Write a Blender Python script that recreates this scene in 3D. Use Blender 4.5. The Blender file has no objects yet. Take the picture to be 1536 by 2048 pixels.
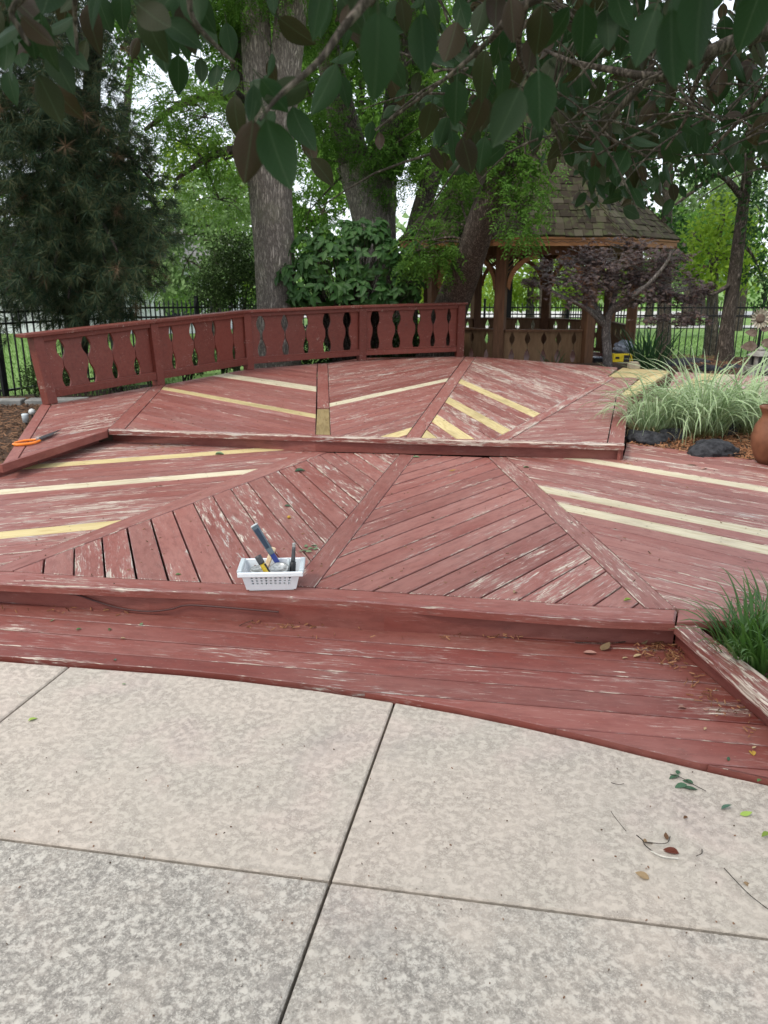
import bpy, bmesh, math, random
import numpy as np
from mathutils import Vector, Matrix, noise as mnoise

random.seed(7); RNG = np.random.default_rng(11)
scene = bpy.context.scene
C = scene.collection

# ------------------------------------------------------------------ camera
CAM_H = 1.6; PITCH = math.radians(17.0); FPX = 1560.0      # focal length in pixels of a 1536 x 2048 picture
cam_d = bpy.data.cameras.new('camera'); cam = bpy.data.objects.new('camera', cam_d); C.objects.link(cam)
cam.location = (0, 0, CAM_H); cam.rotation_euler = (math.pi/2 - PITCH, 0, 0)
cam_d.sensor_fit = 'VERTICAL'; cam_d.sensor_height = 24.0; cam_d.lens = FPX/2048*24.0
cam_d.dof.use_dof = True; cam_d.dof.focus_distance = 3.3; cam_d.dof.aperture_fstop = 4.0
cam_d.clip_start = 0.05; cam_d.clip_end = 1500
scene.camera = cam

# ------------------------------------------------------------------ daylight: bright overcast
SUN_DIR = Vector((-0.55, -0.42, 0.95)).normalized()         # towards the sun
w = bpy.data.worlds.new('World'); scene.world = w; w.use_nodes = True
nt = w.node_tree; nt.nodes.clear()
out = nt.nodes.new('ShaderNodeOutputWorld'); bg = nt.nodes.new('ShaderNodeBackground'); bg.inputs['Strength'].default_value = 0.11
sky = nt.nodes.new('ShaderNodeTexSky'); sky.sky_type = 'NISHITA'; sky.sun_disc = False
sky.sun_elevation = math.asin(SUN_DIR.z); sky.sun_rotation = math.atan2(SUN_DIR.x, SUN_DIR.y); sky.dust_density = 2.0
mixw = nt.nodes.new('ShaderNodeMixRGB'); mixw.inputs[0].default_value = 0.8; mixw.inputs[2].default_value = (9.0, 9.6, 10.3, 1)
nt.links.new(sky.outputs[0], mixw.inputs[1]); nt.links.new(mixw.outputs[0], bg.inputs[0]); nt.links.new(bg.outputs[0], out.inputs[0])
sun_d = bpy.data.lights.new('sun', 'SUN'); sun_d.energy = 1.5; sun_d.angle = math.radians(12); sun_d.color = (1, 0.93, 0.82)
sun = bpy.data.objects.new('sun', sun_d); C.objects.link(sun)
sun.rotation_euler = SUN_DIR.to_track_quat('Z', 'Y').to_euler(); sun.location = (0, 0, 30)
vs = scene.view_settings; vs.view_transform = 'Standard'; vs.look = 'None'; vs.exposure = 0.75; vs.gamma = 1; vs.use_curve_mapping = False

# ------------------------------------------------------------------ measured geometry
def P(u, v, z):
    """point on the level z seen at pixel (u, v) of the photograph"""
    xc = (u-768)/FPX; yc = (1024-v)/FPX
    Z = yc*math.cos(PITCH) - math.sin(PITCH); Y = math.cos(PITCH) + yc*math.sin(PITCH); s = (z-CAM_H)/Z
    return Vector((xc*s, Y*s, z))
def PY(u, v, y):
    """point at distance y (along +Y) seen at pixel (u, v)"""
    xc = (u-768)/FPX; yc = (1024-v)/FPX
    Z = yc*math.cos(PITCH) - math.sin(PITCH); Y = math.cos(PITCH) + yc*math.sin(PITCH); s = y/Y
    return Vector((xc*s, y, CAM_H + Z*s))

# ------------------------------------------------------------------ object helpers
def link(o): C.objects.link(o); return o
def set_parent(o, p):
    o.parent = p; o.matrix_parent_inverse = p.matrix_basis.inverted()
def tag(o, label=None, cat=None, group=None, kind=None):
    if label: o['label'] = label
    if cat: o['category'] = cat
    if group: o['group'] = group
    if kind: o['kind'] = kind
    return o
def thing(name, loc, label, cat, group=None):
    o = bpy.data.objects.new(name, None); o.empty_display_size = .2; o.location = loc; link(o)
    return tag(o, label, cat, group)
def obj(name, me, mat=None, parent=None, loc=None, rot=None):
    o = bpy.data.objects.new(name, me); link(o)
    if loc is not None: o.location = loc
    if rot is not None: o.rotation_euler = rot
    if mat is not None and len(me.materials) == 0: me.materials.append(mat)
    if parent is not None: set_parent(o, parent)
    return o
def np_mesh(name, V, F, smooth=False):
    V = np.asarray(V, dtype=np.float32); F = np.asarray(F, dtype=np.int32)
    me = bpy.data.meshes.new(name); n, k = F.shape
    me.vertices.add(len(V)); me.vertices.foreach_set('co', V.ravel())
    me.loops.add(n*k); me.loops.foreach_set('vertex_index', F.ravel())
    me.polygons.add(n); me.polygons.foreach_set('loop_start', np.arange(0, n*k, k, dtype=np.int32))
    me.polygons.foreach_set('loop_total', np.full(n, k, dtype=np.int32))
    if smooth: me.polygons.foreach_set('use_smooth', np.ones(n, dtype=bool))
    me.update(calc_edges=True); return me
def cat_geo(parts):
    Vs, Fs, o = [], [], 0
    for V, F in parts:
        Vs.append(np.asarray(V, float)); Fs.append(np.asarray(F, int)+o); o += len(V)
    return np.vstack(Vs), np.vstack(Fs)
def py_mesh(name, V, F, smooth=False):
    me = bpy.data.meshes.new(name); me.from_pydata([tuple(v) for v in V], [], F)
    if smooth:
        for p in me.polygons: p.use_smooth = True
    me.update(); return me
class MB:
    """collects boxes and bars in world space; origin is subtracted on build"""
    def __init__(s): s.V = []; s.F = []
    def add(s, V, F):
        o = len(s.V); s.V += [Vector(v) for v in V]; s.F += [tuple(i+o for i in f) for f in F]
    def box(s, c, d, rz=0.0, taper=1.0):
        c = Vector(c); R = Matrix.Rotation(rz, 3, 'Z'); x, y, z = d[0]/2, d[1]/2, d[2]/2
        V = [c + R@Vector((sx*x*(taper if sz > 0 else 1), sy*y*(taper if sz > 0 else 1), sz*z)) for sz in (-1, 1) for sx, sy in ((-1,-1),(1,-1),(1,1),(-1,1))]
        s.add(V, [(3,2,1,0),(4,5,6,7),(0,1,5,4),(1,2,6,5),(2,3,7,6),(3,0,4,7)])
    def bar(s, a, b, w, h, up=(0,0,1), w2=None, h2=None):
        a = Vector(a); b = Vector(b); d = (b-a).normalized(); up = Vector(up)
        sx = d.cross(up)
        if sx.length < 1e-4: sx = d.cross(Vector((0,1,0)))
        sx.normalize(); uy = sx.cross(d).normalized()
        w2 = w if w2 is None else w2; h2 = h if h2 is None else h2
        V = [p + sx*i*ww/2 + uy*j*hh/2 for p, ww, hh in ((a,w,h),(b,w2,h2)) for i, j in ((-1,-1),(1,-1),(1,1),(-1,1))]
        s.add(V, [(3,2,1,0),(4,5,6,7),(0,1,5,4),(1,2,6,5),(2,3,7,6),(3,0,4,7)])
    def lathe(s, c, prof, n=20, cap=True):
        c = Vector(c); o = len(s.V)
        for r, z in prof:
            s.V += [c + Vector((r*math.cos(2*math.pi*i/n), r*math.sin(2*math.pi*i/n), z)) for i in range(n)]
        for k in range(len(prof)-1):
            for i in range(n):
                j = (i+1) % n; s.F.append((o+k*n+i, o+k*n+j, o+(k+1)*n+j, o+(k+1)*n+i))
        if cap:
            s.F.append(tuple(o+i for i in reversed(range(n)))); m = o+(len(prof)-1)*n; s.F.append(tuple(m+i for i in range(n)))
    def geo(s, G):
        V, F = G; s.add(V, [tuple(f) for f in F])
    def build(s, name, mat, parent=None, origin=None, smooth=False, bevel=0.0):
        if origin is None:
            xs = [v.x for v in s.V]; ys = [v.y for v in s.V]; zs = [v.z for v in s.V]
            origin = Vector(((min(xs)+max(xs))/2, (min(ys)+max(ys))/2, min(zs)))
        origin = Vector(origin)
        me = py_mesh(name, [v-origin for v in s.V], s.F, smooth)
        if bevel:
            bm = bmesh.new(); bm.from_mesh(me); bmesh.ops.bevel(bm, geom=bm.edges[:], offset=bevel, segments=1, affect='EDGES'); bm.to_mesh(me); bm.free()
        return obj(name, me, mat, parent, origin)
def smooth_path(pts, rad, sub=4):
    pts = [Vector(p) for p in pts]; out_p, out_r = [], []
    n = len(pts)
    for i in range(n-1):
        p0 = pts[max(i-1,0)]; p1 = pts[i]; p2 = pts[i+1]; p3 = pts[min(i+2,n-1)]
        for k in range(sub):
            t = k/sub
            q = 0.5*((2*p1) + (p2-p0)*t + (2*p0-5*p1+4*p2-p3)*t*t + (-p0+3*p1-3*p2+p3)*t**3)
            out_p.append(q); out_r.append(rad[i]*(1-t)+rad[i+1]*t)
    out_p.append(pts[-1]); out_r.append(rad[-1]); return out_p, out_r
def tube(pts, rad, n=8, sub=4, rough=0.0, seed=0.0):
    p, r = smooth_path(pts, rad, sub); V = []; F = []
    prev = None
    for i, q in enumerate(p):
        d = (p[min(i+1,len(p)-1)] - p[max(i-1,0)]).normalized()
        if prev is None: prev = d.orthogonal().normalized()
        x = (prev - d*prev.dot(d)).normalized(); prev = x; y = d.cross(x)
        for k in range(n):
            a = 2*math.pi*k/n; dirv = x*math.cos(a)+y*math.sin(a); rr = r[i]
            if rough:
                rr *= 1 + rough*mnoise.noise(Vector((math.cos(a)*2.5+seed, math.sin(a)*2.5, q.z*0.5))) + rough*0.5*mnoise.noise(Vector((math.cos(a)*9+seed, math.sin(a)*9, q.z*1.1)))
            V.append(q+dirv*rr)
    for i in range(len(p)-1):
        for k in range(n):
            j = (k+1) % n; F.append((i*n+k, i*n+j, (i+1)*n+j, (i+1)*n+k))
    return [tuple(v) for v in V], F
def tube_obj(name, paths, mat, parent, n=8, sub=4, rough=0.0, smooth=True, origin=None):
    V, F = cat_geo([tube(p, r, n, sub, rough, i*3.1) for i, (p, r) in enumerate(paths)])
    o = np.array(origin if origin is not None else paths[0][0][0], float)
    return obj(name, np_mesh(name, V-o, F, smooth), mat, parent, Vector(o))

# ------------------------------------------------------------------ material helpers
class N:
    def __init__(s, name):
        s.m = bpy.data.materials.new(name); s.m.use_nodes = True; s.t = s.m.node_tree; s.t.nodes.clear()
        s.out = s.n('OutputMaterial'); s.b = s.n('BsdfPrincipled'); s.l(s.b.outputs[0], s.out.inputs[0])
    def n(s, t, **kw):
        x = s.t.nodes.new('ShaderNode'+t)
        for k, v in kw.items(): setattr(x, k, v)
        return x
    def l(s, a, b): s.t.links.new(a, b)
    def put(s, sock, v):
        if hasattr(v, 'is_output') or hasattr(v, 'links'): s.l(v, sock)
        elif isinstance(v, (tuple, list)): sock.default_value = tuple(v)+((1,) if len(v) == 3 and sock.type == 'RGBA' else ())
        else: sock.default_value = v
    def math(s, op, a, b=0.0, c=0.0, clamp=False):
        x = s.n('Math', operation=op, use_clamp=clamp)
        for i, v in enumerate((a, b, c)): s.put(x.inputs[i], v)
        return x.outputs[0]
    def mix(s, f, a, b, blend='MIX'):
        x = s.n('MixRGB', blend_type=blend); s.put(x.inputs[0], f); s.put(x.inputs[1], a); s.put(x.inputs[2], b); return x.outputs[0]
    def ramp(s, f, stops):
        x = s.n('ValToRGB'); s.put(x.inputs[0], f); e = x.color_ramp.elements
        while len(e) < len(stops): e.new(0.5)
        for i, (p, c) in enumerate(stops): e[i].position = p; e[i].color = tuple(c)+(1,)
        return x.outputs[0]
    def step(s, v, lo, hi):
        x = s.n('MapRange', interpolation_type='SMOOTHSTEP'); s.put(x.inputs[0], v); s.put(x.inputs[1], lo); s.put(x.inputs[2], hi)
        return x.outputs[0]
    def noise(s, vec, scale, detail=4, rough=0.55, dist=0.0, col=False):
        x = s.n('TexNoise'); s.put(x.inputs['Vector'], vec); x.inputs['Scale'].default_value = scale; x.inputs['Detail'].default_value = detail
        x.inputs['Roughness'].default_value = rough; x.inputs['Distortion'].default_value = dist
        return x.outputs[1 if col else 0]
    def voro(s, vec, scale, feature='F1', out='Distance', rnd=1.0):
        x = s.n('TexVoronoi', feature=feature); s.put(x.inputs['Vector'], vec); x.inputs['Scale'].default_value = scale; x.inputs['Randomness'].default_value = rnd
        return x.outputs[out]
    def vscale(s, vec, k):
        x = s.n('VectorMath', operation='MULTIPLY'); s.l(vec, x.inputs[0]); x.inputs[1].default_value = k; return x.outputs[0]
    def vadd(s, a, b):
        x = s.n('VectorMath', operation='ADD'); s.l(a, x.inputs[0]); s.put(x.inputs[1], b); return x.outputs[0]
    def bump(s, h, strength=0.4, dist=0.01):
        x = s.n('Bump'); x.inputs['Strength'].default_value = strength; x.inputs['Distance'].default_value = dist; s.l(h, x.inputs['Height']); s.l(x.outputs[0], s.b.inputs['Normal'])
    def objcoord(s, rnd=True):
        o = s.n('TexCoord').outputs['Object']
        if not rnd: return o
        r = s.n('ObjectInfo').outputs['Random']
        cx = s.n('CombineXYZ'); s.l(s.math('MULTIPLY', r, 37.0), cx.inputs[0]); s.l(s.math('MULTIPLY', r, 91.0), cx.inputs[1]); s.l(s.math('MULTIPLY', r, 53.0), cx.inputs[2])
        return s.vadd(o, cx.outputs[0])
    def done(s, color=None, rough=0.6, spec=0.3, metal=0.0):
        if color is not None: s.put(s.b.inputs['Base Color'], color)
        s.put(s.b.inputs['Roughness'], rough); s.b.inputs['Specular IOR Level'].default_value = spec; s.b.inputs['Metallic'].default_value = metal
        return s.m

def mat_paint(name, red, faded, rough=0.5, base_thr=0.655):
    """deck paint flaking off along the grain; object colour: red channel = amount of wear, green channel = how far the red has faded"""
    m = N(name); co = m.objcoord()
    oi = m.n('ObjectInfo'); sep = m.n('SeparateColor'); m.l(oi.outputs['Color'], sep.inputs[0]); wv = sep.outputs[0]; fd = sep.outputs[1]
    warp = m.noise(m.vscale(co, (2.5, 7, 7)), 1.0, 3, col=True)
    co2 = m.vadd(co, m.vscale(m.vadd(warp, (-.5, -.5, -.5)), (0.05, 0.045, 0.045)))
    streak = m.noise(m.vscale(co2, (4.0, 46, 46)), 1.0, 5, 0.62, 0.4)
    fine = m.noise(m.vscale(co2, (13, 150, 150)), 1.0, 4, 0.6, 0.3)
    patch = m.noise(m.vscale(co, (1.6, 5.0, 5.0)), 1.0, 5, 0.62)
    v = m.math('ADD', m.math('MULTIPLY', streak, 0.36), m.math('ADD', m.math('MULTIPLY', fine, 0.32), m.math('MULTIPLY', patch, 0.32)))
    thr = m.math('SUBTRACT', base_thr, m.math('MULTIPLY', wv, 0.225))
    mask = m.step(v, thr, m.math('ADD', thr, 0.016)); halo = m.step(v, m.math('SUBTRACT', thr, 0.06), thr)
    fleck = m.step(m.noise(m.vscale(co, (45, 120, 120)), 1.0, 3, .6), .66, .70); mask = m.math('MAXIMUM', mask, m.math('MULTIPLY', fleck, m.math('MULTIPLY', wv, 0.9)))
    tone = m.noise(m.vscale(co, (1.3, 4, 4)), 1.0, 5, .6)
    f2 = m.math('ADD', fd, m.math('MULTIPLY', m.math('SUBTRACT', tone, 0.5), 1.3), clamp=True)
    paint = m.mix(f2, red, faded)
    mott = m.noise(m.vscale(co, (9, 30, 30)), 1.0, 5, .65); paint = m.mix(m.math('MULTIPLY', m.step(mott, .40, .72), .40), paint, tuple(c*0.55 for c in red))
    paint = m.mix(m.math('MULTIPLY', halo, 0.5), paint, (faded[0]*.95+.03, faded[1]*1.15+.03, faded[2]*1.2+.03))
    hs = m.n('HueSaturation'); m.l(paint, hs.inputs['Color']); m.l(m.math('ADD', 0.88, m.math('MULTIPLY', oi.outputs['Random'], 0.24)), hs.inputs['Value'])
    gr = m.noise(m.vscale(co2, (2.0, 120, 120)), 1.0, 3)
    bare = m.mix(m.step(gr, .38, .62), (0.30, 0.23, 0.185), (0.55, 0.47, 0.39))
    bare = m.mix(m.math('MULTIPLY', m.step(m.noise(m.vscale(co, (2, 9, 9)), 1.0, 4), 0.5, 0.66), .8), bare, (0.36, 0.325, 0.30))
    col = m.mix(mask, hs.outputs[0], bare)
    dirt = m.step(m.noise(co, 11.0, 6, .65), 0.58, 0.76); col = m.mix(m.math('MULTIPLY', dirt, 0.32), col, (0.07, 0.045, 0.038))
    m.bump(m.math('ADD', m.math('SUBTRACT', m.math('MULTIPLY', gr, 0.35), m.math('MULTIPLY', mask, 0.6)), m.math('MULTIPLY', fine, .4)), 0.6, 0.003)
    return m.done(col, m.math('ADD', m.math('ADD', rough-0.08, m.math('MULTIPLY', mott, .2)), m.math('MULTIPLY', mask, 0.25)), 0.35)
def mat_pine(name, a, b, knots=True):
    m = N(name); co = m.objcoord()
    warp = m.noise(m.vscale(co, (1.0, 4, 4)), 1.0, 2, col=True); co2 = m.vadd(co, m.vscale(warp, (0.03, 0.03, 0.03)))
    g = m.noise(m.vscale(co2, (1.1, 34, 34)), 1.0, 5); t = m.noise(m.vscale(co, (1.2, 3, 3)), 1.0, 3)
    ring = m.math('SINE', m.math('MULTIPLY', m.noise(m.vscale(co2, (0.7, 9, 9)), 1.0, 2), 70.0)); col = m.mix(g, a, b); col = m.mix(m.math('MULTIPLY', m.step(ring, .2, 1.0), .42), col, (a[0]*.72, a[1]*.60, a[2]*.45)); col = m.mix(m.math('MULTIPLY', m.step(t, .45, .7), .5), col, tuple(c*0.72 for c in a))
    k = m.voro(m.vscale(co, (1.5, 8, 8)), 1.0); col = m.mix(m.math('SUBTRACT', 1, m.step(k, 0.05, 0.11)), col, (0.2, 0.13, 0.06))
    col = m.mix(m.math('MULTIPLY', m.step(m.noise(co, 14, 4), .62, .75), .4), col, (0.3, 0.22, 0.12))
    hs = m.n('HueSaturation'); m.l(col, hs.inputs['Color']); m.l(m.math('ADD', 0.82, m.math('MULTIPLY', m.n('ObjectInfo').outputs['Random'], 0.30)), hs.inputs['Value']); col = m.mix(m.math('MULTIPLY', m.step(m.noise(m.vscale(co, (2.2, 5, 5)), 1.0, 5, .65), .5, .68), .42), hs.outputs[0], (a[0]*.62, a[1]*.60, a[2]*.66))
    m.bump(g, 0.3, 0.002); return m.done(col, 0.6, 0.25)
def mat_simple(name, a, b, scale=8.0, rough=0.6, spec=0.3, metal=0.0, stretch=(1,1,1), bump=0.2, dist=0.004, rnd=True, rand_val=0.0):
    m = N(name); co = m.vscale(m.objcoord(rnd), stretch); n = m.noise(co, scale, 5, 0.6)
    col = m.mix(m.step(n, 0.3, 0.7), a, b)
    if rand_val:
        hs = m.n('HueSaturation'); m.l(col, hs.inputs['Color']); m.l(m.math('ADD', 1-rand_val/2, m.math('MULTIPLY', m.n('ObjectInfo').outputs['Random'], rand_val)), hs.inputs['Value']); col = hs.outputs[0]
    if bump: m.bump(n, bump, dist)
    return m.done(col, rough, spec, metal)
def mat_leaf(name, stops, rough=0.55, trans=0.35, tcol=None, spec=0.10, use_obj=False):
    """stops: colours picked per leaf"""
    m = N(name)
    r = m.n('ObjectInfo').outputs['Random'] if use_obj else m.n('NewGeometry').outputs['Random Per Island']
    k = len(stops); col = m.ramp(r, [(i/(k-1), c) for i, c in enumerate(stops)])
    co = m.n('TexCoord').outputs['Object']
    col = m.mix(m.math('MULTIPLY', m.step(m.noise(co, 0.9, 3), .35, .65), .35), col, m.mix(0.5, col, (stops[0][0]*.6, stops[0][1]*.6, stops[0][2]*.6)))
    m.done(col, rough, spec)
    if trans:
        tr = m.n('BsdfTranslucent'); m.put(tr.inputs[0], m.mix(0.6, col, tcol) if tcol else col)
        ms = m.n('MixShader'); ms.inputs[0].default_value = trans; m.l(m.b.outputs[0], ms.inputs[1]); m.l(tr.outputs[0], ms.inputs[2]); m.l(ms.outputs[0], m.out.inputs[0])
    return m.m
def mat_bark(name, a, b, sx=9.0, sz=1.6, strength=0.9):
    m = N(name); co = m.n('TexCoord').outputs['Object']
    warp = m.noise(co, 2.0, 3, col=True); co2 = m.vadd(co, m.vscale(warp, (0.12, 0.12, 0.12)))
    n = m.noise(m.vscale(co2, (sx, sx, sz)), 1.6, 6, 0.65, 0.6); f = m.noise(m.vscale(co, (40, 40, 14)), 1.0, 4)
    rid = m.math('ABSOLUTE', m.math('SUBTRACT', n, 0.5)); r2 = m.step(rid, 0.0, 0.14)
    col = m.mix(r2, tuple(c*0.35 for c in a), m.mix(f, a, b)); col = m.mix(m.math('MULTIPLY', m.step(m.noise(co, 1.3, 3), .5, .7), .3), col, (a[0]*.7, a[1]*.85, a[2]*.6))
    m.bump(m.math('ADD', r2, m.math('MULTIPLY', f, 0.3)), strength, 0.03); return m.done(col, 0.85, 0.1)

M = {}
RED = (0.225, 0.062, 0.058)
M['paint'] = mat_paint('worn_red_deck_paint', (0.178, 0.040, 0.029), (0.300, 0.142, 0.118))
M['paint_edge'] = mat_paint('worn_red_board_edges', (0.15, 0.036, 0.030), (0.24, 0.11, 0.10), base_thr=.605)
M['paint_rail'] = mat_paint('red_rail_paint', (0.138, 0.027, 0.017), (0.165, 0.045, 0.031), rough=0.5)
M['pine_yellow'] = mat_pine('fresh_yellow_pine', (0.42, 0.33, 0.15), (0.58, 0.48, 0.26))
M['pine_pale'] = mat_pine('fresh_pale_pine', (0.46, 0.40, 0.27), (0.61, 0.55, 0.41))
M['pine_old'] = mat_pine('stained_old_pine', (0.20, 0.14, 0.055), (0.36, 0.27, 0.13))
M['gaz_wood'] = mat_simple('brown_stained_cedar', (0.082, 0.038, 0.019), (0.135, 0.066, 0.033), 3.0, 0.65, 0.25, stretch=(8, 8, 1.2))
M['gaz_slat'] = mat_simple('tan_stained_cedar', (0.125, 0.070, 0.034), (0.185, 0.108, 0.056), 3.0, 0.65, 0.25, stretch=(8, 8, 1.2), rand_val=.2)
M['gaz_fascia'] = mat_simple('orange_brown_fascia', (0.20, 0.085, 0.032), (0.30, 0.14, 0.058), 3.0, 0.65, 0.25, stretch=(2, 2, 20))
M['iron'] = mat_simple('black_fence_enamel', (0.006, 0.006, 0.007), (0.012, 0.012, 0.013), 10, 0.4, 0.4)
M['soil'] = mat_simple('dark_soil', (0.03, 0.022, 0.016), (0.055, 0.04, 0.03), 12, 0.95, 0.1, bump=.6, dist=.02, rnd=False)
M['joist'] = mat_simple('old_joist_wood', (0.07, 0.045, 0.035), (0.12, 0.08, 0.06), 6, 0.85, 0.1)
def mat_shingle():
    m = N('mossy_cedar_shingle'); co = m.objcoord(); r = m.n('ObjectInfo').outputs['Random']
    g = m.noise(m.vscale(co, (60, 60, 60)), 1.0, 3); t = m.noise(co, 9.0, 4)
    isl = m.n('NewGeometry').outputs['Random Per Island']
    base = m.ramp(m.math('FRACT', m.math('ADD', r, isl)), [(0.0, (0.018, 0.013, 0.009)), (0.45, (0.036, 0.027, 0.019)), (0.8, (0.056, 0.046, 0.031)), (1.0, (0.092, 0.082, 0.056))])
    col = m.mix(m.step(t, .45, .7), base, (0.06, 0.07, 0.028)); col = m.mix(m.math('MULTIPLY', g, .5), col, (0.03, 0.025, 0.02))
    m.bump(g, .5, .006); return m.done(col, .9, .1)
M['shingle'] = mat_shingle()
def mat_concrete():
    """pale textured concrete; object colour red = how far the cream skin has worn to grey"""
    m = N('textured_concrete'); co = m.n('TexCoord').outputs['Object']
    sep = m.n('SeparateColor'); m.l(m.n('ObjectInfo').outputs['Color'], sep.inputs[0]); wv = sep.outputs[0]
    big = m.noise(co, 1.5, 4, 0.55); mid = m.noise(co, 6.0, 5, 0.62); fine = m.noise(co, 170.0, 4, 0.7)
    wr = m.vadd(m.noise(co, 75.0, 4, 0.65, col=True), (-.5, -.5, -.5)); cw = m.vadd(co, m.vscale(wr, (0.022, 0.022, 0)))
    def chip(scale, lim):
        s_ = m.n('SeparateColor'); m.l(m.voro(cw, scale, 'F1', 'Color'), s_.inputs[0]); return m.math('GREATER_THAN', s_.outputs[0], lim)
    def edge(scale, w_): return m.math('SUBTRACT', 1.0, m.step(m.voro(cw, scale, 'DISTANCE_TO_EDGE'), 0.0, w_))
    lines = m.math('MULTIPLY', m.math('MAXIMUM', edge(88.0, .13), m.math('MULTIPLY', edge(175.0, .20), .9)), m.step(m.noise(co, 40.0, 4, .65), .40, .58))
    isl = m.math('MAXIMUM', m.math('MAXIMUM', chip(46.0, .90), chip(95.0, .70)), m.math('MULTIPLY', chip(165.0, .60), .8))
    amt = m.math('ADD', wv, m.math('MULTIPLY', m.math('SUBTRACT', m.math('ADD', m.math('MULTIPLY', big, .65), m.math('MULTIPLY', mid, .35)), 0.5), 1.9), clamp=True)
    cream = m.mix(m.step(big, .35, .65), (0.475, 0.41, 0.348), (0.44, 0.395, 0.335)); cream = m.mix(m.step(m.noise(co, 2.3, 3), .5, .68), cream, (0.485, 0.405, 0.352))
    cream = m.mix(m.math('MULTIPLY', isl, .17), cream, (0.57, 0.505, 0.44))
    c1 = m.mix(m.math('MULTIPLY', lines, m.math('ADD', .17, m.math('MULTIPLY', m.step(mid, .36, .62), 0.30))), cream, (0.17, 0.14, 0.12))
    grey = m.mix(m.step(fine, .35, .65), (0.262, 0.238, 0.208), (0.372, 0.342, 0.302))
    g1 = m.mix(isl, grey, m.mix(m.noise(co, 30, 2), (0.41, 0.378, 0.33), (0.545, 0.508, 0.45))); g1 = m.mix(m.math('MULTIPLY', lines, .66), g1, (0.105, 0.097, 0.088))
    col = m.mix(m.math('MULTIPLY', m.step(amt, 0.2, 0.8), .92), c1, g1)
    col = m.mix(m.math('MULTIPLY', m.step(fine, .3, .7), .22), col, m.mix(0.5, col, (0.2, 0.17, 0.15)))
    spot = m.step(m.noise(co, 60.0, 2), .72, .76); col = m.mix(m.math('MULTIPLY', spot, .7), col, (0.09, 0.075, 0.065))
    col = m.mix(m.math('MULTIPLY', m.step(m.noise(co, 2.6, 6, .68), .53, .70), .38), col, (0.26, 0.235, 0.215))
    m.bump(m.math('SUBTRACT', m.math('MULTIPLY', fine, .35), lines), 0.5, 0.004); return m.done(col, 0.8, 0.25)
M['concrete'] = mat_concrete()
M['lawn'] = mat_simple('lawn_turf', (0.12, 0.205, 0.055), (0.19, 0.295, 0.095), 3.5, 0.9, 0.1, bump=.5, dist=.03, rnd=False)
M['grassblade'] = mat_leaf('lawn_blades', [(0.12, 0.21, 0.05), (0.17, 0.29, 0.08), (0.24, 0.36, 0.13)], trans=.3)
M['road'] = mat_simple('pale_path_concrete', (0.42, 0.41, 0.39), (0.52, 0.51, 0.48), 2, 0.85, 0.2, rnd=False)
M['mulch'] = mat_simple('brown_mulch', (0.045, 0.03, 0.022), (0.105, 0.066, 0.045), 34, 0.95, 0.1, bump=.9, dist=.03, rnd=False)
M['chips'] = mat_leaf('mulch_chips', [(0.05, 0.03, 0.02), (0.12, 0.07, 0.045), (0.20, 0.105, 0.06), (0.26, 0.15, 0.09)], trans=0, rough=.9)
M['chips_red'] = mat_leaf('red_mulch_chips', [(0.10, 0.045, 0.025), (0.20, 0.085, 0.04), (0.30, 0.14, 0.07), (0.36, 0.2, 0.11)], trans=0, rough=.9)
M['bark'] = mat_bark('grey_brown_bark', (0.38, 0.32, 0.275), (0.53, 0.465, 0.405), 22, 2.8, .8)
M['bark_dark'] = mat_bark('dark_bark', (0.15, 0.12, 0.097), (0.25, 0.205, 0.17), 22, 3.0, .8)
M['bark_pine'] = mat_bark('dark_pine_bark', (0.06, 0.048, 0.04), (0.10, 0.08, 0.065), 16, 4, .8)
M['bark_small'] = mat_bark('thin_branch_bark', (0.10, 0.08, 0.065), (0.17, 0.14, 0.12), 30, 6, .5)
M['bark_grey'] = mat_bark('smooth_grey_bark', (0.17, 0.15, 0.14), (0.27, 0.245, 0.225), 30, 6, .4)
M['leaf_mid'] = mat_leaf('mid_green_leaflets', [(0.044, 0.105, 0.017), (0.078, 0.17, 0.028), (0.12, 0.235, 0.042)], trans=.42, tcol=(0.12, 0.25, 0.03))
M['leaf_light'] = mat_leaf('light_green_leaflets', [(0.09, 0.185, 0.030), (0.15, 0.285, 0.05), (0.225, 0.385, 0.075)], trans=.45, tcol=(0.2, 0.36, 0.06))
M['leaf_pale'] = mat_leaf('pale_green_leaves', [(0.14, 0.22, 0.085), (0.20, 0.30, 0.12), (0.27, 0.37, 0.17)], trans=.4, tcol=(0.25, 0.4, 0.12))  # far haze and brightness are put into this pale leaf colour
M['leaf_lime'] = mat_leaf('yellow_green_leaves', [(0.13, 0.21, 0.02), (0.2, 0.31, 0.035), (0.29, 0.4, 0.06)], trans=.5, tcol=(0.36, 0.5, 0.05))
M['leaf_dark'] = mat_leaf('dark_green_leaves', [(0.018, 0.045, 0.016), (0.03, 0.07, 0.022), (0.045, 0.095, 0.03)], trans=.3, tcol=(0.05, 0.13, 0.02))
M['leaf_box'] = mat_leaf('boxwood_leaves', [(0.03, 0.055, 0.016), (0.05, 0.085, 0.025), (0.08, 0.125, 0.04)], trans=.25)
M['leaf_maple'] = mat_leaf('purple_maple_leaves', [(0.042, 0.030, 0.032), (0.075, 0.057, 0.056), (0.12, 0.098, 0.092), (0.125, 0.075, 0.055)], trans=.25, tcol=(0.16, 0.05, 0.04))
M['needle'] = mat_leaf('pine_needles', [(0.014, 0.034, 0.022), (0.026, 0.052, 0.028), (0.05, 0.072, 0.032), (0.10, 0.094, 0.044)], trans=.08, rough=.5)
M['needle_brown'] = mat_leaf('brown_pine_needles', [(0.10, 0.065, 0.04), (0.15, 0.10, 0.06)], trans=.1)
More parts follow.
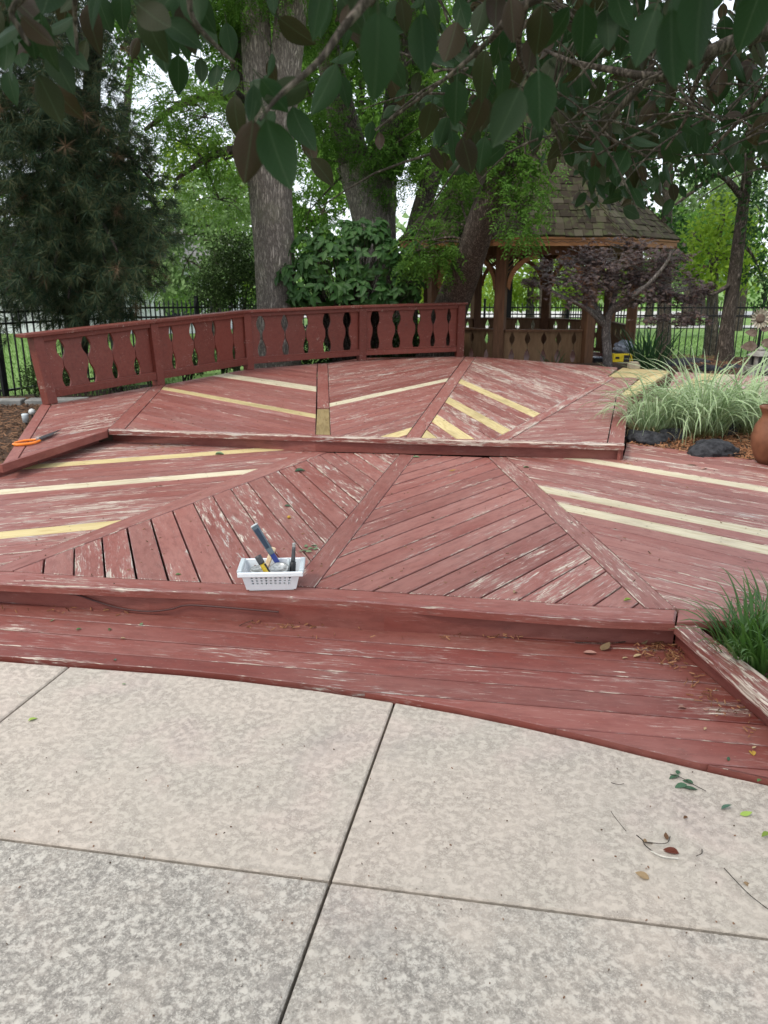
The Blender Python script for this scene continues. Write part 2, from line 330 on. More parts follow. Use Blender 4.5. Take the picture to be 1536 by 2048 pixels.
M['strap'] = mat_leaf('strap_leaves', [(0.035, 0.085, 0.02), (0.055, 0.125, 0.03), (0.09, 0.18, 0.045)], trans=.3, tcol=(0.12, 0.25, 0.03), rough=.4, spec=.4)
M['iris'] = mat_leaf('dark_strap_leaves', [(0.02, 0.06, 0.025), (0.035, 0.09, 0.035), (0.06, 0.12, 0.05)], trans=.25, rough=.45)

def mat_crab():
    """crab apple leaf: dark green, some bronze (object random), paler midrib from the leaf's own axes"""
    m = N('crab_apple_leaf'); r = m.n('ObjectInfo').outputs['Random']; isl = m.n('NewGeometry').outputs['Random Per Island']
    k = m.math('FRACT', m.math('ADD', r, isl))
    col = m.ramp(k, [(0.0, (0.009, 0.027, 0.009)), (0.30, (0.013, 0.036, 0.011)), (0.55, (0.020, 0.042, 0.020)), (0.74, (0.024, 0.024, 0.010)), (0.88, (0.032, 0.018, 0.010)), (1.0, (0.026, 0.017, 0.015))])
    uv = m.n('TexCoord').outputs['UV']; sp = m.n('SeparateXYZ'); m.l(uv, sp.inputs[0])
    d = m.math('ABSOLUTE', m.math('SUBTRACT', sp.outputs[0], 0.5)); rib = m.math('SUBTRACT', 1.0, m.step(d, 0.012, 0.035))
    vein = m.math('ABSOLUTE', m.math('SINE', m.math('MULTIPLY', m.math('SUBTRACT', sp.outputs[1], m.math('MULTIPLY', d, 0.7)), 26.0)))
    vv = m.math('SUBTRACT', 1.0, m.step(vein, 0.0, 0.22))
    c2 = m.mix(m.math('ADD', m.math('MULTIPLY', rib, .28), m.math('MULTIPLY', vv, .10)), col, (0.07, 0.10, 0.055))
    mott = m.noise(m.n('TexCoord').outputs['Object'], 60, 3); c2 = m.mix(m.math('MULTIPLY', m.step(mott, .5, .7), .3), c2, (0.02, 0.03, 0.015))
    m.bump(m.math('ADD', vv, rib), .25, .002); m.done(c2, .55, .12)
    tr = m.n('BsdfTranslucent'); m.put(tr.inputs[0], m.mix(.5, col, (0.06, 0.10, 0.02))); ms = m.n('MixShader'); ms.inputs[0].default_value = .16
    m.l(m.b.outputs[0], ms.inputs[1]); m.l(tr.outputs[0], ms.inputs[2]); m.l(ms.outputs[0], m.out.inputs[0]); return m.m
M['crab'] = mat_crab()
def mat_vib():
    m = N('viburnum_leaf'); r = m.n('ObjectInfo').outputs['Random']; isl = m.n('NewGeometry').outputs['Random Per Island']
    col = m.ramp(m.math('FRACT', m.math('ADD', r, isl)), [(0, (0.020, 0.058, 0.014)), (.5, (0.034, 0.088, 0.020)), (1, (0.058, 0.125, 0.034))])
    uv = m.n('TexCoord').outputs['UV']; sp = m.n('SeparateXYZ'); m.l(uv, sp.inputs[0]); d = m.math('ABSOLUTE', m.math('SUBTRACT', sp.outputs[0], 0.5))
    rib = m.math('SUBTRACT', 1.0, m.step(d, 0.02, 0.06)); col = m.mix(m.math('MULTIPLY', rib, .4), col, (0.12, 0.2, 0.09))
    m.done(col, .5, .2); tr = m.n('BsdfTranslucent'); m.put(tr.inputs[0], m.mix(.5, col, (0.08, 0.2, 0.02))); ms = m.n('MixShader'); ms.inputs[0].default_value = .22
    m.l(m.b.outputs[0], ms.inputs[1]); m.l(tr.outputs[0], ms.inputs[2]); m.l(ms.outputs[0], m.out.inputs[0]); return m.m
M['vib'] = mat_vib()
def mat_varieg():
    m = N('variegated_grass_blade'); uv = m.n('TexCoord').outputs['UV']; sp = m.n('SeparateXYZ'); m.l(uv, sp.inputs[0])
    d = m.math('ABSOLUTE', m.math('SUBTRACT', sp.outputs[0], 0.5)); r = m.n('NewGeometry').outputs['Random Per Island']; ro = m.n('ObjectInfo').outputs['Random']
    k = m.math('FRACT', m.math('ADD', r, ro)); green = m.mix(k, (0.13, 0.25, 0.06), (0.25, 0.39, 0.12)); pale = m.mix(k, (0.39, 0.48, 0.29), (0.55, 0.61, 0.44))
    col = m.mix(m.step(d, .16, .26), green, pale); col = m.mix(m.math('SUBTRACT', 1, m.step(sp.outputs[1], 0.02, 0.22)), col, (0.20, 0.20, 0.07))
    m.done(col, .45, .3); tr = m.n('BsdfTranslucent'); m.put(tr.inputs[0], col); ms = m.n('MixShader'); ms.inputs[0].default_value = .3
    m.l(m.b.outputs[0], ms.inputs[1]); m.l(tr.outputs[0], ms.inputs[2]); m.l(ms.outputs[0], m.out.inputs[0]); return m.m
M['varieg'] = mat_varieg()
def plain(name, col, rough=.5, spec=.4, metal=0.0, var=.12, scale=30):
    return mat_simple(name, tuple(c*(1-var) for c in col), tuple(min(1, c*(1+var)) for c in col), scale, rough, spec, metal, bump=.08, dist=.001)

# ------------------------------------------------------------------ polygons and boards
def clip(poly, n, d, keep_le=True):
    """keep the part of a 2-D polygon with n.p <= d (or >= d)"""
    out = []; s = 1 if keep_le else -1
    for i in range(len(poly)):
        a = poly[i]; b = poly[(i+1) % len(poly)]
        fa = s*(n[0]*a[0]+n[1]*a[1]-d); fb = s*(n[0]*b[0]+n[1]*b[1]-d)
        if fa <= 0: out.append(a)
        if fa*fb < 0:
            t = fa/(fa-fb); out.append((a[0]+(b[0]-a[0])*t, a[1]+(b[1]-a[1])*t))
    return out
def area(p): return 0.5*sum(p[i][0]*p[(i+1)%len(p)][1]-p[(i+1)%len(p)][0]*p[i][1] for i in range(len(p)))
def cleanp(p, eps=1e-3):
    q = []
    for a in p:
        if not q or math.hypot(a[0]-q[-1][0], a[1]-q[-1][1]) > eps: q.append(a)
    if len(q) > 1 and math.hypot(q[0][0]-q[-1][0], q[0][1]-q[-1][1]) < eps: q.pop()
    return q
def shrink(poly, d):
    n = len(poly); out = []
    for i in range(n):
        p0 = Vector(poly[i-1]).to_2d(); p1 = Vector(poly[i]).to_2d(); p2 = Vector(poly[(i+1)%n]).to_2d()
        e1 = (p1-p0).normalized(); e2 = (p2-p1).normalized()
        n1 = Vector((-e1.y, e1.x)); n2 = Vector((-e2.y, e2.x)); b = (n1+n2)
        if b.length < 1e-5: out.append(tuple(p1)); continue
        b.normalize(); k = d/max(0.35, b.dot(n1)); out.append((p1.x+b.x*k, p1.y+b.y*k))
    return out
FADE = {'lower_step': .10, 'main_platform': .52, 'upper_platform': .46}
def board(name, poly, z, thick, ang, mat, parent, wear=0.3, label=None, cham=0.003, tilt=0.003, lift=0.0012):
    poly = cleanp([tuple(p)[:2] for p in poly])
    if len(poly) < 3: return None
    if area(poly) < 0: poly = poly[::-1]
    if area(poly) < 4e-4: return None
    cx = sum(p[0] for p in poly)/len(poly); cy = sum(p[1] for p in poly)/len(poly); ca, sa = math.cos(-ang), math.sin(-ang)
    loc = [((x-cx)*ca-(y-cy)*sa, (x-cx)*sa+(y-cy)*ca) for x, y in poly]
    inn = shrink(loc, cham); n = len(loc)
    V = [(x, y, 0) for x, y in inn] + [(x, y, -cham) for x, y in loc] + [(x, y, -thick) for x, y in loc]
    F = [tuple(range(n))]
    for i in range(n):
        j = (i+1) % n; F += [(n+i, n+j, j, i), (2*n+i, 2*n+j, n+j, n+i)]
    me = py_mesh(name, V, F)
    o = obj(name, me, mat, parent, (cx, cy, z+random.uniform(-lift, lift)), (random.uniform(-tilt, tilt)*.6, random.uniform(-tilt, tilt)*.1, ang))
    o.color = (wear, FADE.get(parent.name, .4)*(.75 if name in ('nosing_board','curb_cap') else 1)+random.uniform(-.17,.17), 0, 1)
    if mat is M['paint']:
        me.materials.append(M['paint_edge'])
        for i in range(n): me.polygons[1+2*i].material_index = 1
    if label: o['label'] = label
    return o
def px(pts, z): return [tuple(P(u, v, z))[:2] for u, v in pts]
def field(pts, z, deg, parent, pitch=0.145, gap=0.006, seam=None, wear=(0.15, 0.4), new=(), hot=(), thick=0.035, name='deck_board'):
    """lay parallel boards across a field; new = [(pixel, material, label)], hot = [(pixel, wear)]"""
    poly = px(pts, z); a = math.radians(deg); n = (-math.sin(a), math.cos(a))
    ds = [n[0]*x+n[1]*y for x, y in poly]; s0 = min(ds)
    if seam is not None:
        q = P(seam[0], seam[1], z); sd = n[0]*q.x+n[1]*q.y; s0 = sd-math.ceil((sd-min(ds))/pitch)*pitch
    news = [(n[0]*P(u, v, z).x+n[1]*P(u, v, z).y, k, lb) for (u, v), k, lb in new]; hots = [(n[0]*P(u, v, z).x+n[1]*P(u, v, z).y, wv) for (u, v), wv in hot]
    while s0 < max(ds):
        lo, hi = s0, s0+pitch; s0 = hi; g = gap*random.uniform(.5, 1.5)
        c = clip(clip(poly, n, lo+g/2, False), n, hi-g/2, True)
        if len(c) < 3: continue
        c = shrink(cleanp(c), 0.0015) if area(cleanp(c)) > 0 else shrink(cleanp(c)[::-1], 0.0015)
        mt = 'paint'; lb = None; wv = random.uniform(*wear)
        for sd, k, l in news:
            if lo <= sd < hi: mt = k; lb = l
        for sd, x in hots:
            if lo <= sd < hi: wv = x
        board(name, c, z, thick, a, M[mt], parent, wv, lb)
def divider(pts, z, deg, parent, wear=.25, mat='paint', name='divider_board', label=None, thick=.035):
    q = px(pts, z)
    if area(q) < 0: q = q[::-1]
    return board(name, shrink(q, .003), z+.001, thick, math.radians(deg), M[mat], parent, wear, label)
def vert_board(name, pts, z0, z1, thick, mat, parent, wear=.15):
    """upright boards (risers) along a line of world points, thickness to the left of the line"""
    for a, b in zip(pts, pts[1:]):
        a = Vector((a[0], a[1], 0)); b = Vector((b[0], b[1], 0)); d = b-a; L = d.length; ang = math.atan2(d.y, d.x)
        V = [(x, y, zz) for zz in (-(z1-z0)/2, (z1-z0)/2) for x, y in ((-L/2, 0), (L/2, 0), (L/2, thick), (-L/2, thick))]
        me = py_mesh(name, V, [(3,2,1,0),(4,5,6,7),(0,1,5,4),(1,2,6,5),(2,3,7,6),(3,0,4,7)])
        m = (a+b)/2; o = obj(name, me, mat, parent, (m.x, m.y, (z0+z1)/2), (0, 0, ang)); o.color = (wear, .22, 0, 1)
def frame_mesh(name, poly, ztop, depth, parent):
    """joist frame under a platform: rim beams set in from the edge plus cross joists"""
    mb = MB(); q = poly if area(poly) > 0 else poly[::-1]; q = shrink(cleanp(q), .2); n = len(q)
    for i in range(n):
        a = q[i]; b = q[(i+1) % n]
        if math.hypot(a[0]-b[0], a[1]-b[1]) > .15: mb.bar((a[0], a[1], ztop-depth/2), (b[0], b[1], ztop-depth/2), .04, depth)
    return mb.build(name, M['joist'], parent)

Z0, Z1, Z2 = 0.02, 0.155, 0.285

# ------------------------------------------------------------------ ground, lawn, paths, patio
def gz(x, y):
    t = min(1, max(0, (y-11)/9)); t = t*t*(3-2*t); t2 = min(1, max(0, (y-22)/20))
    return -0.06 - 0.28*t - 0.14*t2
def ground_sheet():
    xs = np.concatenate([np.linspace(-400, -30, 8), np.linspace(-24, 24, 41), np.linspace(30, 400, 8)]); ys = np.concatenate([np.linspace(-40, 4, 5), np.linspace(5, 45, 41), np.linspace(60, 600, 8)])
    V = [(x, y, gz(x, y)+(0.02*mnoise.noise(Vector((x*.7, y*.7, 0))) if y > 14 else 0)) for y in ys for x in xs]; nx = len(xs)
    F = [(j*nx+i, j*nx+i+1, (j+1)*nx+i+1, (j+1)*nx+i) for j in range(len(ys)-1) for i in range(nx-1)]
    o = obj('lawn', np_mesh('lawn', V, F, True), M['lawn']); return tag(o, 'mown green lawn stretching beyond the black fence', None, None, 'structure')
lawn = ground_sheet()
def flat(name, pts, z, mat, kind='structure', label=None):
    o = obj(name, py_mesh(name, [(x, y, z) for x, y in pts], [tuple(range(len(pts)))] if area(pts) > 0 else [tuple(reversed(range(len(pts))))]), mat)
    return tag(o, label, None, None, kind)
flat('soil', [(-8, 1.2), (8, 1.2), (8, 14.2), (2.4, 14.2), (-3.6, 12.2), (-8, 9.0)], -0.045, M['soil'], label='dark bare soil under and around the deck')
mb = MB()
for k in range(24):   # pale road far across the lawn, two long sheets
    pass
def strip(name, y0, y1, x0, x1, mat, lift, label):
    n = 40; V = []; 
    for i in range(n+1):
        x = x0+(x1-x0)*i/n; V += [(x, y0+0.4*math.sin(x*.05), gz(x, y0)+lift), (x, y1+0.4*math.sin(x*.05), gz(x, y1)+lift)]
    F = [(2*i, 2*i+2, 2*i+3, 2*i+1) for i in range(n)]
    tag(obj(name, np_mesh(name, V, F), mat), label, None, None, 'structure')
strip('path', 30.0, 31.6, -40, 60, M['road'], .035, 'pale walking path crossing the far lawn')
strip('road', 38.5, 45.0, -80, 110, M['road'], .05, 'pale road beyond the far lawn')

ANG_B = math.radians(-9.8); ANG_A = math.radians(78.6)
patio = thing('patio', (0, 1.7, 0), 'cream textured concrete patio slabs in front of the red deck', 'patio'); del patio['category']; patio['kind'] = 'structure'
def line_n(p, ang): n = (-math.sin(ang), math.cos(ang)); return n, n[0]*p[0]+n[1]*p[1]
edge = [(-6.0, 3.75), (-3.2, 3.28)] + px([(0,1322),(110,1331),(230,1340),(360,1350),(480,1362),(640,1382),(790,1405),(920,1428),(1050,1455),(1180,1485),(1300,1515),(1420,1544),(1536,1570)], 0.0) + [(1.75, 1.95), (3.2, 1.35)]
pat = edge + [(3.2, 0.0), (-6.0, 0.0)]
xA = P(660, 1762, 0); nB, dB = line_n(xA, ANG_B); nA, dA = line_n(xA, ANG_A); nC, dC = line_n(P(135, 1335, 0), math.radians(77.6)); nD, dD = line_n((1.86, 1.4), ANG_A)
J = 0.0046
rows = [(clip(pat, nB, dB+J, False), (0.02, .14)), (clip(pat, nB, dB-J, True), (.55, .75))]
for i, (rp, wr) in enumerate(rows):
    cols = [clip(rp, nC, dC+J, False), clip(clip(rp, nC, dC-J, True), nA, dA+J, False), clip(clip(rp, nA, dA-J, True), nD, dD+J, False), clip(rp, nD, dD-J, True)]
    for k, cpoly in enumerate(cols):
        cpoly = cleanp(cpoly)
        if len(cpoly) < 3: continue
        o = board('concrete_slab', cpoly, 0.0, 0.09, ANG_B, M['concrete'], patio, (0.05, 0.0, .02, .1)[k] if i == 0 else (.72, .70, .52, .45)[k], cham=.005, tilt=0, lift=0)
flat('gravel_base', [(-6.2, -.2), (3.4, -.2), (3.4, 3.2), (-6.2, 3.9)], -0.04, M['soil'], label='dark bedding under the patio slab joints')

# ------------------------------------------------------------------ the deck
deck = thing('deck', (0, 3.2, 0), 'worn red painted deck on three levels with chevron boards and pale new planks', 'deck')
# lowest level, flush with the patio
top0 = px([(-320,1178),(0,1203),(300,1228),(768,1262),(1345,1290)], Z0); q0 = [(x, y+.02) for x, y in top0]
low_poly = q0 + px([(1536,1452),(1700,1592)], Z0) + [tuple(Vector(p)+Vector((0.0, .012))) for p in [(1.75, 1.95)]+list(reversed(px([(0,1322),(110,1331),(230,1340),(360,1350),(480,1362),(640,1382),(790,1405),(920,1428),(1050,1455),(1180,1485),(1300,1515),(1420,1544),(1536,1570)], 0.0)))] + [(-3.2, 3.29)]
lower = frame_mesh('lower_step', low_poly, Z0-.037, .05, deck)
a0 = math.radians(-9.2); n0 = (-math.sin(a0), math.cos(a0)); ds = [n0[0]*x+n0[1]*y for x, y in low_poly]
qq = P(768, 1317, Z0); sd = n0[0]*qq.x+n0[1]*qq.y; s = sd-math.ceil((sd-min(ds))/.142)*.142
while s < max(ds):
    c = cleanp(clip(clip(low_poly, n0, s+.0032, False), n0, s+.142-.0032, True)); s += .142
    if len(c) >= 3: board('deck_board', c, Z0, .035, a0, M['paint'], lower, random.uniform(.20, .36), tilt=.004)
# main level
main_px = [(-320,1127),(217,881),(1245,919),(1254,885),(1536,923),(1800,958),(1800,1232),(1350,1245),(768,1206),(480,1187),(0,1167),(-320,1155)]
main = frame_mesh('main_platform', px(main_px, Z1), Z1-.037, .11, deck)
PY_, PP_ = 'pine_yellow', 'pine_pale'; nl = 'unpainted new yellow pine board'; nl2 = 'unpainted new pale pine board'
field([(-25,1141),(609,903),(564,896),(217,880),(-140,976),(-320,1127)], Z1, 19.8, main, .146, .004, seam=(330,952), wear=(.36, .62), new=[((330,912),PY_,nl), ((270,957),PP_,nl2), ((100,1067),PY_,nl)], hot=[((200,925),.25), ((200,938),.22), ((200,890),.3)])
divider([(25,1142),(655,904.5),(609,902),(-25,1141)], Z1, 63.5, main, .3)
field([(25,1142),(655,905),(799,908),(580,1172),(366,1162),(197,1153)], Z1, 110.5, main, .146, .0062, seam=(347,1025), wear=(.30, .50))
divider([(580,1172),(799,908),(830,910),(630,1174.5)], Z1, 81.5, main, .3)
field([(630,1174),(830,910),(977,915),(1291,1217),(1187,1211),(1024,1199),(829,1187)], Z1, 49.5, main, .146, .008, seam=(1074,1008), wear=(.18, .34), hot=[((1150,1165),.50), ((1190,1180),.46), ((1100,1150),.52), ((1060,1130),.42), ((1000,1100),.38)])
divider([(1291,1217),(977,914),(1012,914),(1354,1219)], Z1, 95, main, .38)
field([(1354,1219),(1012,913.5),(1245,918),(1252,894),(1536,933),(1800,969),(1800,1206)], Z1, -41.5, main, .146, .005, seam=(1154,1042), wear=(.36, .62), new=[((1300,942),PP_,nl2), ((1300,1027),PP_,nl2), ((1300,1052),PP_,nl2)], hot=[((1300,900),.6), ((1400,1085),.3), ((1400,1115),.35)])
divider([(1252,885),(1536,923),(1800,958),(1800,968),(1536,932),(1252,893)], Z1, -38, main, .3, name='edge_board')
divider([(1356,1219.5),(1800,1207),(1800,1232),(1352,1245)], Z1, 2, main, .2, name='edge_board')
nose_b = [(-320,1128),(-25,1142),(25,1143),(197,1154),(366,1163),(480,1168),(630,1175.5),(829,1188),(1024,1200),(1187,1212),(1354,1220)]
nose_f = [(1350,1245),(1200,1239),(1068,1230),(900,1218),(768,1206),(600,1195),(480,1187),(240,1178),(0,1167),(-320,1155)]
board('nosing_board', px(nose_b+nose_f, Z1), Z1+.002, .042, math.radians(-8.5), M['paint'], main, .3, cham=.009, tilt=0, lift=0)
vert_board('riser_board', [(x, y-.0) for x, y in px([(-320,1178),(0,1203),(300,1228),(768,1262),(1345,1290)], Z0)], Z0-.02, Z1-.040, .03, M['paint'], main, .12)
# upper level
up_px = [(4,929),(215,861),(631,873),(1000,883),(1249,890),(1258,794),(1340,742),(1245,735),(951,712),(918,709),(727,715),(497,737),(325,766),(82,807)]
up_poly = px(up_px, Z2)
upper = frame_mesh('upper_platform', up_poly, Z2-.037, .11, deck)
field([(104,808),(37,917),(214,860),(303,773)], Z2, 60.5, upper, .142, .003, wear=(.25, .5), hot=[((150,860),.62), ((190,850),.5)])
divider([(82,808),(103,808),(36,917),(4,928)], Z2, 106, upper, .2, name='edge_board')
divider([(216,857),(304,773),(331,768.5),(250,857)], Z2, 95, upper, .25)
field([(251,857),(331,769),(497,738),(634,727),(631,869)], Z2, 136, upper, .145, .003, seam=(300,812), wear=(.15, .32), new=[((480,802),PY_,nl), ((560,772),PP_,nl2), ((545,763),PP_,nl2)])
divider([(634,815),(634.8,727),(655.5,726),(659,815)], Z2, 94.5, upper, .3)
divider([(631,868),(634,818),(659,818),(661,869)], Z2, 94.5, upper, .3, 'pine_old', label='stained bare timber stub in the centre strip')
field([(661,870),(656,726),(727,716),(930,712),(810,874.5)], Z2, 55.5, upper, .145, .003, seam=(660,806), wear=(.3, .55), new=[((780,783),PP_,nl2), ((790,866),PY_,nl)])
divider([(810.5,874.5),(931,713),(951,714),(841,875.5)], Z2, 79.5, upper, .35)
field([(842,875.5),(952,713),(1236,735),(1216,752),(986,879)], Z2, 101.5, upper, .145, .004, seam=(903,796), wear=(.36, .58), new=[((1000,795),PY_,nl), ((960,828),PY_,nl), ((915,858),PY_,nl), ((852,873),PY_,nl)], hot=[((1070,765),.66), ((1100,770),.64), ((1040,770),.58), ((1130,775),.5)])
divider([(986.5,879),(1214,753),(1230,754.5),(1017,880)], Z2, 64.5, upper, .55)
field([(1018,880),(1231,755),(1278,755.5),(1239,789),(1232.5,790),(1214,885)], Z2, 13, upper, .145, .003, wear=(.36, .54))
divider([(1215,885.5),(1233.5,790.5),(1258,794),(1249,886.5)], Z2, 74, upper, .35, name='edge_board')
divider([(1217,753),(1245,735.5),(1340,742),(1282,754.8)], Z2, -5, upper, 0, PY_, 'corner_board', nl)
divider([(1282.5,755.5),(1340,742.8),(1270,788),(1240,789.3)], Z2, 60, upper, 0, PY_, 'corner_board', nl)
board('nosing_board', px([(217,857.5),(631,870),(810,875.5),(1000,880.5),(1249,887.2),(1249,890.5),(1000,883.5),(810,878.5),(631,873.5),(217,860.2)], Z2), Z2+.004, .045, math.radians(-8.3), M['paint'], upper, .62, cham=.008, tilt=0, lift=0)
vert_board('riser_board', px([(217,881),(631,903),(1000,912),(1245,919)], Z1), Z1, Z2-.043, .03, M['paint'], upper, .08)
wf = px([(4,929),(215,861)], Z2); vert_board('fascia_board', [(wf[0][0]-.0, wf[0][1]), wf[1]], Z2-.06, Z2-.001, .025, M['paint'], upper, .1)
wr = [Vector(p)+Vector((-.12, .09)) for p in wf]; vert_board('riser_board', wr, Z1-.1, Z2-.062, .025, M['paint'], upper, .05)
rs = px([(1249,890),(1258,794),(1340,742),(1245,735),(951,712)], Z2); rs = [(x-.02, y+.01) for x, y in rs]; vert_board('riser_board', rs, 0.0, Z2-.036, .025, M['paint'], upper, .1)
# the same deck running on behind the planting bed
field([(1352,744),(1640,757),(1640,806),(1330,786)], Z2-.02, 58, upper, .145, .004, wear=(.4, .7), new=[((1400,768),PY_,nl), ((1425,775),PP_,nl2), ((1375,775),PY_,nl)])
# planter curb running towards the viewer at the right
capz = 0.142
cap = px([(1349,1250),(1393,1250),(1536,1356),(1700,1478),(1700,1550),(1536,1411)], capz)
board('curb_cap', cap, capz, .04, math.radians(-80), M['paint'], main, .5, cham=.006, tilt=0, lift=0)
vert_board('curb_board', px([(1349,1290),(1536,1450),(1700,1590)], Z0), -.02, capz-.041, .03, M['paint'], main, .12)
vert_board('curb_board', px([(1393,1250),(1800,1236)], Z1-.05), -.02, Z1-.037, .03, M['paint'], main, .1)

# beds
def bed(name, pts, z, mat, label): return flat(name, pts, z, mat, 'structure', label)
bed('mulch_bed', [(-9, 4.2), (-2.55, 5.6), (-2.75, 8.9), (-2.7, 10.4), (-9, 10.0)], .055, M['mulch'], 'brown mulch bed left of the deck')
rb = px([(1252,884),(1536,921.5),(1800,956)], Z1)
rbed = rb + [(7.5, 3.8), (9.5, 9), (9.0, 13.6), (6.5, 14.4), (2.3, 13.0), (2.15, 7.2)]
bed('planting_bed', rbed, .148, M['mulch'], 'reddish mulch bed of rocks and grasses right of the deck')
db = px([(1397,1252),(1536,1354),(1700,1476)], .10); bed('lily_bed', db + [(3.4, 1.9), (3.4, 3.0), (1.5, 3.02)], .07, M['mulch'], 'dark mulch bed behind the red curb at the right')

def nails():
    V = []; F = []
    for o in list(bpy.data.objects):
        if o.get('label', '').startswith('unpainted new') and o.type == 'MESH':
            xs = [v.co.x for v in o.data.vertices]; ys = [v.co.y for v in o.data.vertices]; x = min(xs)+.25; M_ = o.matrix_basis
            while x < max(xs)-.2:
                for sy in (-.3, .3):
                    c = M_@Vector((x+random.gauss(0,.01), (max(ys)-min(ys))*sy*.9, .0012)); k = len(V); V += [c+Vector((.0045*math.cos(a), .0045*math.sin(a), 0)) for a in (0,1.05,2.1,3.14,4.19,5.24)]; F += [(k,k+1,k+2,k+3), (k,k+3,k+4,k+5)]
                x += .42
    o = obj('screw_heads', py_mesh('screw_heads', V, F), M['iron'], deck, (0,0,0)); o['kind'] = 'stuff'
nails()
# ------------------------------------------------------------------ cut-out railings
def slat_gap(t, lens, neck, top=.98, mid1=.60, mid2=.46, bot=.03):
    def lobe(x, a, b):
        if x <= a or x >= b: return 0
        return math.sin(math.pi*((x-a)/(b-a))**.9)**1.15
    return neck + (lens-neck)*max(lobe(t, mid1, top), lobe(t, bot, mid2))
def slat_panel(parent, A0, B0, A1, B1, fr, openings, mat, thick=.02, colour=.1, K=26):
    """A0,B0 bottom corners, A1,B1 top corners of the slat band; fr = fractions where the openings are"""
    A0, B0, A1, B1 = map(Vector, (A0, B0, A1, B1)); L = ((B0-A0).length+(B1-A1).length)/2
    bounds = [0]+list(fr)+[1]; nrm = (B0-A0).cross(A1-A0).normalized()
    for k in range(len(bounds)-1):
        V = []; F = []
        for i in range(K+1):
            t = i/K
            lo = bounds[k] + (slat_gap(t, *openings[k-1])/2/L if k > 0 else 0.0); hi = bounds[k+1] - (slat_gap(t, *openings[k])/2/L if k < len(fr) else 0.0)
            for s in (lo, hi):
                p = (A0*(1-s)+B0*s)*(1-t) + (A1*(1-s)+B1*s)*t
                V += [p - nrm*thick/2, p + nrm*thick/2]
        for i in range(K):
            a = 4*i; b = a+4
            F += [(a, a+2, b+2, b), (a+3, a+1, b+1, b+3), (a+1, a, b, b+1), (a+2, a+3, b+3, b+2)]
        F += [(0, 1, 3, 2), (4*K+1, 4*K, 4*K+2, 4*K+3)]
        o = V[0].copy(); ob = obj('slat', py_mesh('slat', [v-o for v in V], F), mat, parent, o); ob.color = (colour, random.uniform(.1,.6), 0, 1)

rail_px = [(101,808),(318,770),(498,739),(723,721),(918,713)]
rail_h = [.70,.755,.80,.82,.845]; rail_o = [.11,.04,.02,-.02,-.02]
RB = [P(u, v, Z2) for u, v in rail_px]; RT = []; RN = []
for i in range(5):
    d = (RB[min(i+1,4)]-RB[max(i-1,0)]).normalized(); n = Vector((-d.y, d.x, 0)); RN.append(n); RT.append(RB[i]+n*rail_o[i]+Vector((0,0,rail_h[i])))
railing = thing('deck_railing', RB[2], 'red painted cut-out board railing leaning outward along the back of the deck', 'railing')
for i in range(5):
    mb = MB(); n = RN[i]; mb.bar(RB[i]-Vector((0,0,.002)), RT[i]-Vector((0,0,.012)), .125, .10, up=n); o = mb.build('post', M['paint_rail'], railing, bevel=.005); o.color = (.24,.3,0,1)
RF = [[.143,.372,.605,.834],[.15,.385,.63,.86],[.09,.30,.49,.69,.89],[.10,.33,.55,.735,.91]]
RO = [[(.115,.008),(.135,.022),(.10,.008),(.105,.009)],[(.085,.007),(.135,.024),(.085,.008),(.08,.008)],
      [(.145,.045),(.12,.02),(.10,.016),(.145,.06),(.16,.07)],[(.155,.085),(.145,.05),(.14,.045),(.09,.012),(.08,.008)]]
for i in range(4):
    a, b = RB[i], RB[i+1]; A, B = RT[i], RT[i+1]; d = (b-a).normalized(); off = d*.066
    def at(s_end, t): return (a+off)*(1-t)+(A+off)*t if s_end == 0 else (b-off)*(1-t)+(B-off)*t
    nn = Vector((-d.y, d.x, 0)); back = nn*.012
    slat_panel(railing, at(0,.13)+back, at(1,.13)+back, at(0,.955)+back, at(1,.955)+back, RF[i], RO[i], M['paint_rail'], .022, .22)
    def rail(name, t, wdt, hgt, push):
        mb = MB(); mb.bar(at(0,t)+nn*push, at(1,t)+nn*push, wdt, hgt, up=(0,0,1)); o = mb.build(name, M['paint_rail'], railing, bevel=.004); o.color = (.22,.35,0,1)
    rail('bottom_rail', .145, .05, .075, -.016); rail('bottom_ledge', .205, .03, .022, -.024); rail('top_rail', .955, .045, .06, -.018)
    ca = A - d*(.17 if i == 0 else 0.0) + Vector((0,0,.008)); cb = B + d*(.09 if i == 3 else 0) + Vector((0,0,.008))
    mb = MB(); mb.bar(ca, cb, .165, .036, up=(0,0,1)); o = mb.build('cap_rail', M['paint_rail'], railing, bevel=.005); o.color = (.34,.4,0,1)

# ------------------------------------------------------------------ gazebo
gl = PY(997, 700, 13.5).x; gr_ = PY(1172, 700, 13.5).x; GS = gr_-gl; AP = GS/2/math.tan(math.pi/8)
GC = Vector(((gl+gr_)/2, 13.5+AP, 0)); GF = 0.06                 # centre and floor height
RV = GS/2/math.sin(math.pi/8)
def gv(k, r): a = math.radians(-90-22.5+45*k); return Vector((GC.x+r*math.cos(a), GC.y+r*math.sin(a), 0))   # vertex k starts face k (face 0 looks at the viewer)
gaz = thing('gazebo', (GC.x, GC.y, GF), 'brown wooden gazebo with mossy shingle roof and cut-out board railings', 'gazebo')
mb = MB(); V = [gv(k, RV+.12)+Vector((0,0,z)) for z in (GF-.14, GF) for k in range(8)]
mb.add(V, [tuple(range(8,16)), tuple(reversed(range(8)))]+[(k, (k+1)%8, 8+(k+1)%8, 8+k) for k in range(8)]); o = mb.build('floor', M['paint'], gaz); o.color = (.22,.35,0,1)
EZ = 2.02
